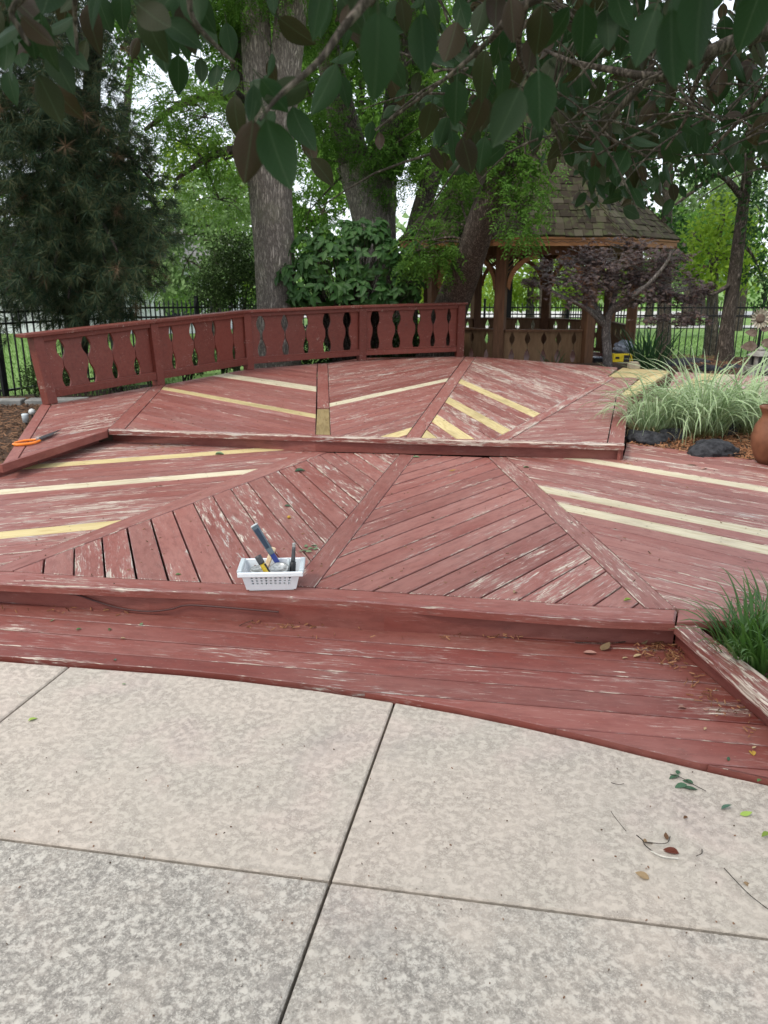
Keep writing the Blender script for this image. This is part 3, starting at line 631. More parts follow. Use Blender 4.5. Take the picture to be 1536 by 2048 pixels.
for k in range(8):
    p = gv(k, RV); mb = MB(); mb.bar(p+Vector((0,0,GF)), p+Vector((0,0,EZ+.02)), .175, .175, up=(p-GC).normalized()); o = mb.build('post', M['gaz_wood'], gaz, bevel=.006)
    q = gv(k+1, RV); mb = MB(); mb.bar(p+Vector((0,0,EZ-.06)), q+Vector((0,0,EZ-.06)), .09, .14); mb.build('beam', M['gaz_wood'], gaz)
    d = (q-p).normalized()
    for base, dd in ((p, d), (q, -d)):                             # curved brackets with a lattice fill
        V = []; F = []; th = .03; nn = Vector((-dd.y, dd.x, 0))
        for i in range(8):
            t = i/7*math.pi/2; c = base + dd*(.09+.47) + Vector((0,0,EZ-.13-.50)); r0, r1 = (.47, .50), (.40, .43)
            for r in (r0, r1):
                pt = c - dd*r[0]*math.cos(t) + Vector((0,0,r[1]*math.sin(t)*1.0)) if False else base + dd*(.09+.47*(1-math.cos(t))*1.0+(0 if r is r0 else .06*math.sin(t)*0+.055)) + Vector((0,0,EZ-.63+.50*math.sin(t)-(0 if r is r0 else .055)))
                V += [pt-nn*th, pt+nn*th]
        for i in range(7):
            a = 4*i; b = a+4; F += [(a, b, b+1, a+1), (a+2, a+3, b+3, b+2), (a, a+2, b+2, b), (a+1, b+1, b+3, a+3)]
        o_ = V[0].copy(); obj('bracket', py_mesh('bracket', [v-o_ for v in V], F), M['gaz_fascia'], gaz, o_)
        if k in (7, 0, 1):
            mb = MB()
            for i in range(5):
                s = .06+.085*i
                lim = EZ-.63+.5*math.sin(math.acos(max(-1, 1-s/.47)))
                a_ = base+dd*(.09+s)+Vector((0,0,EZ-.13)); b_ = base+dd*(.09+max(0, s-.30))+Vector((0,0,max(EZ-.43, EZ-.13-.30)))
                mb.bar(a_, base+dd*(.09+max(0.0, s-.25))+Vector((0,0,EZ-.13-min(s, .25))), .018, .008, up=nn)
                mb.bar(base+dd*(.09+s*.55)+Vector((0,0,EZ-.13-.02)), base+dd*(.09+s*.55+.18)+Vector((0,0,EZ-.13-.01-.0)), .018, .008, up=nn)
                mb.bar(base+dd*(.09+.06*i)+Vector((0,0,EZ-.14-.07*(4-i))), base+dd*(.09+.06*i+.07*(5-i)*.8)+Vector((0,0,EZ-.14)), .018, .008, up=nn)
            mb.build('lattice', M['gaz_slat'], gaz)
    if k != 1:                                                     # railing on every side but the entrance
        off = d*.09; zb = GF+.06; zt = GF+.60; a = p+off; b = q-off
        fr = [.10,.30,.51,.70,.90] if k == 0 else [.13,.38,.62,.87]
        slat_panel(gaz, a+Vector((0,0,zb)), b+Vector((0,0,zb)), a+Vector((0,0,zt)), b+Vector((0,0,zt)), fr, [(random.uniform(.085,.11), .008) for _ in fr], M['gaz_slat'], .022)
        mb = MB(); mb.bar(a+Vector((0,0,zt+.02)), b+Vector((0,0,zt+.02)), .11, .035); mb.build('rail_cap', M['gaz_wood'], gaz)
        mb = MB(); mb.bar(a+Vector((0,0,zb)), b+Vector((0,0,zb)), .05, .07); mb.build('bottom_rail', M['gaz_wood'], gaz)
RE = (GS*1.33)/2/math.sin(math.pi/8)
prof = [(1.0, EZ+.13), (.87, EZ+.42), (.74, EZ+.72), (.60, EZ+1.12), (.48, EZ+1.58), (.34, EZ+2.18), (.17, EZ+2.85), (.02, EZ+3.3)]
V = []; F = []
for r, z in prof: V += [gv(k, RE*r)+Vector((0,0,z)) for k in range(8)]
for i in range(len(prof)-1): F += [(8*i+k, 8*i+(k+1)%8, 8*i+8+(k+1)%8, 8*i+8+k) for k in range(8)]
F.append(tuple(reversed(range(8))))
rc = Vector((GC.x, GC.y, EZ)); roof = obj('roof', py_mesh('roof', [v-rc for v in V], F), M['gaz_wood'], gaz, rc)
for k in range(8):
    p = gv(k, RE-.01); q = gv(k+1, RE-.01); d = (q-p).normalized()
    mb = MB(); mb.bar(p+Vector((0,0,EZ+.045)), q+Vector((0,0,EZ+.045)), .03, .10); mb.build('fascia_board', M['gaz_fascia'], gaz)
    p2 = gv(k, RE+.015); q2 = gv(k+1, RE+.015); mb = MB(); mb.bar(p2+Vector((0,0,EZ+.112)), q2+Vector((0,0,EZ+.112)), .04, .03); mb.build('trim_board', M['gaz_fascia'], gaz)
# arc length table of the roof profile on a face (apothem)
ca8 = math.cos(math.pi/8); arc = [0.0]
for (r0, z0), (r1, z1) in zip(prof, prof[1:]): arc.append(arc[-1]+math.hypot((r0-r1)*RE*ca8, z1-z0))
def rp(s):
    for i in range(len(arc)-1):
        if s <= arc[i+1]:
            t = (s-arc[i])/(arc[i+1]-arc[i]); r0, z0 = prof[i]; r1, z1 = prof[i+1]; return r0+(r1-r0)*t, z0+(z1-z0)*t
    return prof[-1]
shv = []
for wdt in (.085, .11, .135, .16, .185):
    l = .26; th = .038; V = [(x, y, z) for y in (0, l) for x, z in ((-wdt/2, 0), (wdt/2, 0), (wdt/2, th*(1 if y == 0 else .3)), (-wdt/2, th*(1 if y == 0 else .3)))]
    me = py_mesh('shingle', V, [(0,1,2,3),(7,6,5,4),(3,2,6,7),(0,4,5,1),(1,5,6,2),(0,3,7,4)]); me.materials.append(M['shingle']); shv.append((wdt, me))
stuffV = []; nsh = 0
for k in (0, 1, 7, 2, 6, 3, 4, 5):
    s = -.03; row = 0
    while s < arc[-1]-.5:
        r, z = rp(max(0, s)); r2, z2 = rp(s+.2); a = gv(k, RE*r); b = gv(k+1, RE*r); a2 = gv(k, RE*r2); b2 = gv(k+1, RE*r2)
        mid = (a+b)/2; mid2 = (a2+b2)/2; up = (mid2+Vector((0,0,z2))-mid-Vector((0,0,z))).normalized(); ex = (b-a).normalized(); nz = ex.cross(up).normalized()
        L = (b-a).length; x = -L/2
        while x < L/2-.03:
            wdt, me = random.choice(shv); wdt_ = min(wdt, L/2-x)
            pos = mid + Vector((0,0,z)) + ex*(x+wdt_/2) + nz*random.uniform(.012,.026) + up*(random.uniform(-.012,.012) + (0 if s >= 0 else s))
            ax = random.uniform(-.03,.03); e1 = (ex*math.cos(ax)+up*math.sin(ax)); u1 = (up*math.cos(ax)-ex*math.sin(ax)); u1 = (u1+nz*.045).normalized(); n1 = e1.cross(u1)
            Mx = Matrix((( e1.x*wdt_/wdt, u1.x, n1.x, pos.x),(e1.y*wdt_/wdt, u1.y, n1.y, pos.y),(e1.z*wdt_/wdt, u1.z, n1.z, pos.z),(0,0,0,1)))
            x += wdt_+.006
            if nsh < 270 and k in (0, 1) and s < 2.1:
                o = bpy.data.objects.new('shingle', me); link(o); o.matrix_basis = Mx; set_parent(o, roof); nsh += 1
            else: stuffV.append((me, Mx))
        s += .148; row += 1
gV = []; gF = []; off = 0
for me, Mx in stuffV:
    gV += [Mx@v.co for v in me.vertices]; gF += [tuple(i+off for i in p.vertices) for p in me.polygons]; off += len(me.vertices)
o = obj('shingle_courses', py_mesh('shingle_courses', [v-rc for v in gV], gF), M['shingle'], roof, rc); o['kind'] = 'stuff'
M['lichen'] = mat_simple('lichen_shingle', (0.16,0.16,0.11), (0.27,0.28,0.19), 14, .9, .1)
for k in (0, 1, 2):
    s = 0.0
    while s < 2.2:
        r, z = rp(s); r2, z2 = rp(s+.25); p = gv(k, RE*r)+Vector((0,0,z+.03)); q = gv(k, RE*r2)+Vector((0,0,z2+.022)); d = (q-p).normalized(); outw = (gv(k, 1)-GC).normalized()
        side = d.cross(outw).normalized(); nn = side.cross(d)
        V = [p-side*.085-nn*.03, p+nn*.012, p+side*.085-nn*.03, q-side*.08-nn*.035, q, q+side*.08-nn*.035]; V += [v-nn*.016 for v in V[:3]]
        o_ = V[0].copy(); obj('hip_cap', py_mesh('hip_cap', [v-o_ for v in V], [(0,1,4,3),(1,2,5,4),(0,6,7,1),(1,7,8,2)]), M['lichen'], roof, o_); s += .2
fa = gv(0, RE+.04); fb = gv(1, RE+.04); V = []
pts = [fa.lerp(fb, i/24)+Vector((0,0,EZ+.05+(.018 if i % 2 else -.006))) for i in range(25)]
o = tube_obj('wire', [(pts, [.004]*25)], M['iron'], None, 5, 2); tag(o, 'thin dark wire looped along the front gazebo fascia', 'wire')

# ------------------------------------------------------------------ iron fence
fence = thing('iron_fence', (6.9, 14.8, gz(6.9, 14.8)), 'black iron picket fence running round the garden and behind the gazebo', 'fence')
fpts = [(-11, 9.6), (-5.15, 10.6), (-3.3, 14.2), (-2.2, 17.5), (0.5, 19.2), (4.2, 18.4), (4.9, 15.9), (6.95, 14.75), (11.5, 12.9)]
pk = MB(); PKV = []; PKF = []
for (ax, ay), (bx, by) in zip(fpts, fpts[1:]):
    a = Vector((ax, ay, 0)); b = Vector((bx, by, 0)); L = (b-a).length; d = (b-a)/L; npan = max(1, round(L/1.9)); npk = int(L/.108)
    for i in range(npan):
        p = a+d*L*i/npan; z = gz(p.x, p.y); mb = MB(); mb.bar(p+Vector((0,0,z-.05)), p+Vector((0,0,z+1.34)), .052, .052, up=d); mb.box(p+Vector((0,0,z+1.35)), (.064, .064, .03)); mb.build('post', M['iron'], fence)
        q = a+d*L*(i+1)/npan; zq = gz(q.x, q.y)
        for h in (.14, 1.02, 1.17):
            mb = MB(); mb.bar(p+Vector((0,0,z+h)), q+Vector((0,0,zq+h)), .028, .03); mb.build('rail', M['iron'], fence)
    for i in range(npk):
        p = a+d*(L*(i+.5)/npk); z = gz(p.x, p.y); w_ = .009; o0 = len(PKV)
        for h, ww in ((.04, w_), (1.24, w_), (1.30, .001)):
            PKV += [p+d*sx*ww+Vector((-d.y, d.x, 0))*sy*ww+Vector((0,0,z+h)) for sx, sy in ((-1,-1),(1,-1),(1,1),(-1,1))]
        for lv in (0, 4): PKF += [(o0+lv+j, o0+lv+(j+1)%4, o0+lv+4+(j+1)%4, o0+lv+4+j) for j in range(4)]
o = obj('pickets', np_mesh('pickets', [v-Vector((6.9,14.8,0)) for v in PKV], PKF), M['iron'], fence, (6.9, 14.8, 0)); o['kind'] = 'stuff'
post = MB(); pp = PY(1018, 600, 17.6); post.bar((pp.x, 17.6, gz(pp.x, 17.6)-.05), (pp.x, 17.6, 2.05), .11, .11); o = post.build('fence_post', M['iron']); tag(o, 'tall black square post standing behind the gazebo railing', 'post')

# ------------------------------------------------------------------ house behind the pine
M['siding'] = mat_simple('white_lap_siding', (0.62,0.64,0.66), (0.70,0.72,0.74), 2, .6, .3, stretch=(1,1,14)); M['roofing'] = mat_simple('grey_roof_shingle', (0.15,0.145,0.145), (0.24,0.235,0.23), 14, .9, .1, stretch=(1,3,3))
M['glass'] = plain('dark_window_glass', (0.03,0.035,0.04), .08, .6); M['trim'] = plain('white_trim', (0.68,0.68,0.67), .5)
house = thing('house', (-10, 28, -.4), 'white sided house with a grey shingle roof behind the pine tree', 'house')
mb = MB(); mb.box((-10.5, 30, .7), (9.6, 5.0, 2.4)); mb.build('wall', M['siding'], house)
mb = MB(); zr = 1.9
mb.add([(-15.8,27.1,zr),(-5.2,27.1,zr),(-5.2,32.9,zr),(-15.8,32.9,zr),(-15.8,30,zr+1.3),(-5.2,30,zr+1.3)], [(0,1,5,4),(2,3,4,5),(1,2,5),(3,0,4),(3,2,1,0)]); mb.build('roof', M['roofing'], house)
def window(x0, x1, z0, z1, y, nm='window'):
    mb = MB(); mb.box(((x0+x1)/2, y, (z0+z1)/2), (x1-x0, .06, z1-z0)); wd = mb.build(nm, M['trim'], house)
    for i in range(2):
        xa = x0+.08+(x1-x0-.08)*i/2; xb = x0+(x1-x0-.08)*(i+1)/2; mb = MB(); mb.box(((xa+xb)/2, y-.035, (z0+z1)/2), (xb-xa, .02, z1-z0-.16)); mb.build('pane', M['glass'], wd)
window(-7.6, -6.2, .0, 1.5, 27.46); window(-13.6, -12.4, .7, 1.9, 27.46)
mb = MB(); mb.box((-10.4, 27.46, .55), (2.6, .08, 2.0)); gd = mb.build('garage_door', M['trim'], house)
for i in range(4): mb = MB(); mb.box((-10.4, 27.41, -.12+.49*i), (2.5, .03, .46)); mb.build('door_panel', M['trim'], gd)
# ------------------------------------------------------------------ foliage helpers (numpy)
def unit(a): return a/np.maximum(1e-9, np.linalg.norm(a, axis=1, keepdims=True))
def rand_dirs(n): return unit(RNG.normal(size=(n, 3)))
def diamonds(pos, d, nrm, L, W, fold=.22):
    """one folded two-triangle leaf per row"""
    d = unit(d); side = unit(np.cross(d, nrm)); nr = np.cross(side, d); L = np.broadcast_to(np.asarray(L, float).reshape(-1,1), (len(pos),1)); W = np.broadcast_to(np.asarray(W, float).reshape(-1,1), (len(pos),1))
    a = pos; t = pos+d*L; l = pos+d*L*.45-side*W/2+nr*W*fold; r = pos+d*L*.45+side*W/2+nr*W*fold
    V = np.stack([a, r, t, l], 1).reshape(-1, 3); i = np.arange(len(pos))[:,None]*4
    F = np.concatenate([i+[[0,1,2]], i+[[0,2,3]]], 1).reshape(-1, 3); return V, F
def pinnate(pos, d, L=.24, pairs=6, ll=.062, lw=.024):
    """compound leaves: leaflets in pairs along a drooping stalk"""
    n = len(pos); d = unit(d+np.array([0,0,-.25])); up = unit(np.array([0,0,1.0])+.5*RNG.normal(size=(n,3))); side = unit(np.cross(d, up)); out = []
    Ls = L*RNG.uniform(.7,1.25,(n,1))
    for k in range(pairs):
        t = .25+.75*k/(pairs-1); p = pos+d*Ls*t+np.array([0,0,-1])*Ls*.25*t*t
        for sg in (-1,1):
            ld = unit(side*sg+d*.55+np.array([0,0,-.25])+.15*RNG.normal(size=(n,3))); out.append(diamonds(p, ld, up+.35*RNG.normal(size=(n,3)), ll*RNG.uniform(.8,1.2,n), lw*RNG.uniform(.8,1.2,n)))
    return cat_geo(out)
def blob_points(blobs, dens, gap=.42, freq=1.3, shell=.45):
    """blobs: (u, v, y, ru, rv) in photo pixels at distance y -> points in the crown lumps and outward directions"""
    P_, D_ = [], []
    for (u, v, y, ru, rv) in blobs:
        c = np.array(PY(u, v, y)); k = y/FPX*1.03; R = np.array([ru*k, (ru+rv)/2*k*.9, rv*k]); n = int(1.75*dens*(4*math.pi*(R[0]*R[2])))
        q = rand_dirs(n*2); rr = RNG.uniform(shell**3, 1, (len(q),1))**(1/3.); rr *= 1+.18*RNG.normal(size=(len(q),1)); pts = c+q*rr*R
        keep = np.array([mnoise.noise(Vector(p*freq*2.2))*.6+mnoise.noise(Vector(p*freq*.9))*.6 > (gap-.5) for p in pts]); pts = pts[keep][:n]; q = q[keep][:n]
        P_.append(pts); D_.append(q)
    return np.vstack(P_), np.vstack(D_)
def crown(parent, mat, blobs, dens, L, W, gap=.42, kind='diamond', name='crown', droop=.5, freq=1.3):
    p, q = blob_points(blobs, dens, gap, freq)
    if kind == 'pinnate': V, F = pinnate(p, q*.7+rand_dirs(len(p))*.7, L, 6, W*2.6, W)
    else:
        d = unit(q*.5+rand_dirs(len(p))*.8+np.array([0,0,-droop])); V, F = diamonds(p, d, unit(rand_dirs(len(p))*.8+np.array([0,-.2,.7])), L*RNG.uniform(.65,1.3,len(p)), W*RNG.uniform(.7,1.25,len(p)))
    o_ = p.mean(0); o = obj(name, np_mesh(name, V-o_, F), mat, parent, Vector(o_)); o['kind'] = 'stuff'; return o
def pxpath(pts, rpx):
    """(u, v, y) control points and radii in pixels -> world path and radii"""
    return [PY(u, v, y) for u, v, y in pts], [r*y/FPX*1.03 for r, (u, v, y) in zip(rpx, pts)]
def twigs(anchors, blobs, r0=.035, n_in=5):
    out = []; A = [Vector(a) for a in anchors]
    for (u, v, y, ru, rv) in blobs:
        c = PY(u, v, y); a = min(A, key=lambda q: (q-c).length); m = a.lerp(c, .5)+Vector((random.uniform(-.1,.1), random.uniform(-.1,.1), .12*(c-a).length))
        out.append(([a, m, c], [r0, r0*.6, r0*.35])); k = y/FPX
        for i in range(n_in):
            dv = Vector(rand_dirs(1)[0]); e = c+Vector((dv.x*ru*k, dv.y*ru*k, dv.z*rv*k)); out.append(([c, c.lerp(e, .5)+Vector((0,0,.05)), e], [r0*.33, r0*.22, r0*.1]))
    return out

# ------------------------------------------------------------------ big trees behind the deck
ash = thing('shade_tree', PY(553, 700, 13.4), 'large grey-barked tree forking into two stems behind the red railing', 'tree'); ash.location.z = gz(0, 13.4)
t1 = pxpath([(555,760,13.4),(554,690,13.4),(553,610,13.4),(548,500,13.4),(541,390,13.4),(537,300,13.4),(540,225,13.4)], [52,42,38,37,37,41,50])
s1 = pxpath([(523,240,13.4),(516,150,13.4),(512,60,13.4),(508,-60,13.5),(495,-300,13.6)], [26,27,26,24,20]); s2 = pxpath([(558,240,13.4),(570,140,13.4),(580,50,13.4),(588,-60,13.3),(610,-300,13.2)], [28,28,28,26,20])
s3 = pxpath([(520,320,13.7),(492,230,13.9),(480,130,14.0),(470,20,14.1),(460,-120,14.2)], [14,16,17,16,13])
tube_obj('trunk', [t1], M['bark'], ash, 28, 8, .10); tube_obj('stem', [s1], M['bark'], ash, 20, 8, .08); tube_obj('stem', [s2], M['bark'], ash, 20, 8, .08); tube_obj('stem', [s3], M['bark_dark'], ash, 14, 6, .1)
b1 = [(330,205,13,60,35),(415,235,12.6,60,45),(370,290,13,55,40),(305,255,13.5,40,35),(450,320,13.2,45,40),(440,400,13.4,55,40),(455,90,14,28,70),(470,190,14,25,50),(600,100,14.6,40,60),(620,190,14.5,40,50),(285,150,13.2,40,30),(350,60,13.5,70,40),(420,20,13.5,60,40),(640,20,14.5,50,50),(430,160,13,40,35),(480,-40,13,150,60),(300,-60,13,120,60),(640,-90,13,120,60)]
anch = s1[0]+s2[0]+s3[0]+t1[0][4:]
limb1 = pxpath([(525,330,13.5),(470,300,13.2),(410,320,13.0),(350,360,12.9)], [11,8,6,3]); limb2 = pxpath([(495,200,13.9),(430,190,13.2),(360,210,12.9),(290,260,13)], [11,8,6,3]); limb3 = pxpath([(478,120,13.9),(410,60,13.3),(330,60,13),(255,100,12.9)],[12,9,7,4])
tube_obj('limb', [limb1], M['bark_dark'], ash, 8); tube_obj('limb', [limb2], M['bark_dark'], ash, 8); tube_obj('limb', [limb3], M['bark_dark'], ash, 8)
tube_obj('branches', twigs(anch+limb1[0]+limb2[0]+limb3[0], b1, .03, 6), M['bark_dark'], ash, 5, 3); crown(ash, M['leaf_light'], b1[:6]+b1[10:11]+b1[14:15], 52, .22, .022, .5, 'pinnate'); crown(ash, M['leaf_mid'], b1[6:10]+b1[11:14]+b1[15:], 60, .22, .022, .45, 'pinnate')

lo = thing('shade_tree', PY(752, 640, 15.6), 'thick dark-barked tree splitting low behind the large-leaved shrub', 'tree'); lo.location.z = gz(0, 15.6)
t2 = pxpath([(754,740,15.6),(753,640,15.6),(751,520,15.6),(748,440,15.6),(743,380,15.6),(735,325,15.6)], [48,41,38,38,43,52]); l2 = pxpath([(712,335,15.6),(685,240,15.6),(664,140,15.7),(652,40,15.8),(645,-120,16)], [30,27,23,20,16]); r2 = pxpath([(768,340,15.6),(792,260,15.5),(803,160,15.4),(812,50,15.3),(830,-120,15)], [33,31,27,24,18])
tube_obj('trunk', [t2], M['bark'], lo, 28, 8, .12); tube_obj('stem', [l2], M['bark_dark'], lo, 18, 6, .1); tube_obj('stem', [r2], M['bark_dark'], lo, 18, 6, .1)
b2 = [(640,250,15,40,50),(625,330,15.6,35,45),(690,90,15,45,60),(730,160,15,40,50),(745,290,14.9,45,35),(800,300,14.9,40,40),(840,190,15,45,60),(880,240,15,45,50),(860,110,15.5,50,60),(620,420,15.8,40,40),(680,-30,15,90,50),(830,-30,15,110,60),(600,290,16,30,40),(780,360,15.2,40,30)]
tube_obj('branches', twigs(l2[0]+r2[0]+t2[0][4:], b2, .035, 6), M['bark_dark'], lo, 5, 3); crown(lo, M['leaf_mid'], b2, 58, .23, .023, .45, 'pinnate')

le = thing('leaning_tree', PY(880, 720, 13.55), 'leaning rough-barked tree in front of the left side of the gazebo', 'tree'); le.location.z = gz(0, 13.5)
t3 = pxpath([(868,740,13.6),(885,670,13.5),(905,605,13.35),(927,550,12.95),(948,490,12.5),(968,430,12.15),(992,375,11.95),(1015,320,11.8),(1035,250,11.7)], [42,36,31,29,27,26,25,19,12])
tube_obj('trunk', [t3], M['bark_dark'], le, 20, 8, .1)
b3 = [(1000,300,11.8,60,45),(1050,350,11.6,45,40),(955,330,12.9,50,40),(1040,415,11.5,42,30),(1050,458,11.6,36,22),(865,480,12.5,48,30),(920,395,13.0,36,30),(835,502,12.6,40,24),(880,515,12.6,30,18),(920,300,12.2,50,45),(1000,230,11.8,60,40),(890,440,13.1,30,28),(1060,290,11.7,35,35),(1010,480,12.6,28,14)]
tube_obj('branches', twigs(t3[0][4:], b3, .028, 7), M['bark_dark'], le, 5, 3); crown(le, M['leaf_mid'], b3, 48, .26, .026, .42, 'pinnate')
sl = thing('slender_tree', PY(818, 700, 15), 'slender dark stem rising right of the thick trunk', 'tree'); sl.location.z = gz(0, 15)
t4 = pxpath([(810,720,15),(815,620,15),(824,500,15),(840,430,14.9),(868,345,14.7),(888,285,14.6),(905,190,14.5),(915,60,14.4)], [24,20,18,17,16,14,11,8]); tube_obj('trunk', [t4], M['bark_dark'], sl, 14, 6, .1)
b4 = [(850,380,14.6,40,40),(900,200,14.4,50,50),(880,330,14.5,35,35),(930,140,14.3,60,50)]
tube_obj('branches', twigs(t4[0][4:], b4, .02, 5), M['bark_dark'], sl, 5, 3); crown(sl, M['leaf_light'], b4, 60, .22, .023, .45, 'pinnate')

rt = thing('young_tree', PY(1448, 722, 13.7), 'young dark-trunked tree standing before the right fence', 'tree')
t5 = pxpath([(1446,740,13.7),(1450,700,13.7),(1456,640,13.7),(1468,560,13.7),(1478,480,13.6),(1488,400,13.6),(1497,330,13.5),(1503,240,13.5),(1508,120,13.4)], [20,16,13,12,11,10,9,8,6]); tube_obj('trunk', [t5], M['bark_dark'], rt, 16, 8, .08)
limb5 = pxpath([(1488,400,13.6),(1440,350,13.4),(1390,380,13.3),(1350,410,13.2)], [7,5,4,2]); limb6 = pxpath([(1466,565,13.7),(1420,590,13.5),(1400,560,13.4)], [5,3,2]); tube_obj('limb', [limb5], M['bark_dark'], rt, 6); tube_obj('limb', [limb6], M['bark_small'], rt, 6)
b5 = [(1520,420,13.4,35,70),(1525,560,13.6,40,45),(1500,180,13.3,70,50),(1430,290,13.2,50,40),(1390,330,13.2,45,35),(1530,300,13.3,40,50),(1400,150,13.3,70,60),(1540,630,13.8,30,25),(1480,290,13.8,40,30)]
tube_obj('branches', twigs(t5[0][4:]+limb5[0], b5, .02, 6), M['bark_dark'], rt, 5, 3); crown(rt, M['leaf_dark'], b5, 130, .085, .045, .45)

# ------------------------------------------------------------------ pine
pine = thing('pine_tree', PY(165, 760, 11.3), 'tall dark long-needled pine drooping over the fence at the left', 'pine tree'); pine.location.z = -.06
tp = pxpath([(150,770,11.4),(158,640,11.4),(168,500,11.4),(175,350,11.4),(182,200,11.4),(190,40,11.4),(195,-200,11.4)], [22,19,17,16,15,14,11]); tube_obj('trunk', [tp], M['bark_pine'], pine, 14, 6, .12)
poly_p = [(-60,-80),(205,-80),(215,120),(245,200),(300,300),(345,400),(338,490),(320,570),(250,622),(150,640),(-60,620)]
def inpoly(x, y, pl):
    c = False; j = len(pl)-1
    for i in range(len(pl)):
        if (pl[i][1] > y) != (pl[j][1] > y) and x < (pl[j][0]-pl[i][0])*(y-pl[i][1])/(pl[j][1]-pl[i][1])+pl[i][0]: c = not c
        j = i
    return c
tips = []; bough = []
while len(bough) < 66:
    u, v = random.uniform(-60, 350), random.uniform(-80, 640)
    if len(bough) > 46: u, v = random.uniform(-50, 260), random.uniform(20, 600)
    if not inpoly(u, v, poly_p): continue
    yy = random.uniform(9.7, 12.6) if len(bough) <= 46 else random.uniform(9.9, 10.9); e = PY(u, v, yy); k = min(len(tp[0])-1, max(1, int((v+260)/1030*-6+6.5))); a = tp[0][max(1, min(5, 6-int((v+200)/170)))].copy(); a.z = max(.9, e.z+random.uniform(.2, .9)); 
    tx = [q for q in tp[0]]; a.x = tp[0][2].x+(a.z-2)*.04
    mth = a.lerp(e, .55)+Vector((0,0,.18)); bough.append(([a, mth, e], [.05, .03, .012]))
    for j in range(46):
        t = random.uniform(.35, 1.05); c = (a*(1-t)**2+mth*2*t*(1-t)+e*t*t); sp = .42
        c = c+Vector((random.gauss(0, sp), random.gauss(0, sp*.8), random.gauss(-.12, sp*.62))); tips.append((c, (c-a).normalized()))
        if j % 3 == 0: q = (a*(1-t+.15)**2+mth*2*(t-.15)*(1-t+.15)+e*(t-.15)**2) if t > .3 else a; bough.append(([q, q.lerp(c, .6)+Vector((0,0,.03)), c], [.012, .008, .004])) if len(bough) < 600 and False else tips.append((c+Vector((random.gauss(0,.12), random.gauss(0,.12), random.gauss(0,.1))), (c-a).normalized()))
keep = []
for c, d in tips:
    fw = c.y*math.cos(PITCH)-(c.z-CAM_H)*math.sin(PITCH); upv = c.y*math.sin(PITCH)+(c.z-CAM_H)*math.cos(PITCH); uu = 768+FPX*c.x/fw; vv = 1024-FPX*upv/fw
    if uu < 362 and (vv < 150 or inpoly(min(uu, 340), min(vv, 610), [(a_+ (12 if a_ > 0 else 0), b_) for a_, b_ in poly_p]) ) and not (260 < uu < 345 and 100 < vv < 190): keep.append((c, d))
tips = keep; nt_ = len(tips); tc = np.array([c for c, d in tips]); td = np.array([d for c, d in tips])
brown = RNG.random(nt_) < .03
def needles(cc, dd, n=58):
    c = np.repeat(cc, n, 0); d = np.repeat(dd, n, 0); dirv = unit(d*.75+rand_dirs(len(c))*.95+np.array([0,0,.12])); L = RNG.uniform(.12, .21, (len(c),1)); s = unit(np.cross(dirv, rand_dirs(len(c))))*.0032; b = c-d*RNG.uniform(0,.09,(len(c),1))
    tip = b+dirv*L+np.array([0,0,-.035])*(L/.2); V = np.stack([b-s, b+s, tip], 1).reshape(-1,3); return V, np.arange(len(V)).reshape(-1,3)
V, F = needles(tc[~brown], td[~brown]); o_ = tc.mean(0); o = obj('needles', np_mesh('needles', V-o_, F), M['needle'], pine, Vector(o_)); o['kind'] = 'stuff'
V, F = needles(tc[brown], td[brown]); o = obj('dead_needles', np_mesh('dead_needles', V-o_, F), M['needle_brown'], pine, Vector(o_)); o['kind'] = 'stuff'
for p_, r_ in bough[:46]: pass
tube_obj('boughs', bough, M['bark_pine'], pine, 6, 3)

# ------------------------------------------------------------------ trees across the lawn
def far_tree(name, label, base, trunk_px, blobs, mat, dens, L, W, group=None, gap=.42, bark='bark_dark', freq=.8):
    gap -= .08; dens *= 1.25
    (u, v, y) = base; g = PY(u, v, y); g.z = gz(g.x, y)-.05; t = thing(name, g, label, 'tree', group)
    top = trunk_px[-1]; path = [g]+[PY(a, b, y) for a, b in trunk_px]; r0 = .11+.004*y
    tube_obj('trunk', [(path, [r0*(1-.6*i/(len(path)-1)) for i in range(len(path))])], M[bark], t, 10, 4, .08)
    tube_obj('branches', twigs(path[1:], blobs, .05, 4), M[bark], t, 5, 2); crown(t, M[mat], blobs, dens, L, W, gap, freq=freq); return t
GF_ = 'trees across the far lawn'
far_tree('deciduous_tree', 'tall light green tree filling the sky between the two big trunks and the gazebo', (720,690,30), [(720,520),(722,330),(724,150)], [(600,60,30,60,70),(660,150,30,70,80),(740,60,30,80,70),(790,180,30,70,80),(620,230,30,50,60),(720,280,30,60,50),(850,60,30,70,60),(860,300,30,60,60),(660,320,31,50,50),(930,330,30,50,50)], 'leaf_light', 36, .21, .12, gap=.46)
far_tree('deciduous_tree', 'sunlit yellow-green tree behind the boxwoods and the forked trunk', (400,690,33), [(402,560),(398,440)], [(380,330,33,50,50),(430,400,33,60,60),(350,420,33,50,60),(470,330,33,40,50),(400,500,33,70,60),(320,500,33,50,60),(500,520,33,50,60)], 'leaf_lime', 24, .22, .13, gap=.44)
far_tree('deciduous_tree', 'soft green tree behind the round bush and the forked trunk', (520,690,26), [(520,560),(515,430)], [(500,380,26,50,60),(490,470,26,60,60),(560,420,26,50,50),(590,500,26,50,50),(440,350,27,40,40),(400,600,25,60,25),(480,610,25,60,25),(560,590,25,50,30)], 'leaf_light', 30, .18, .10, gap=.42)
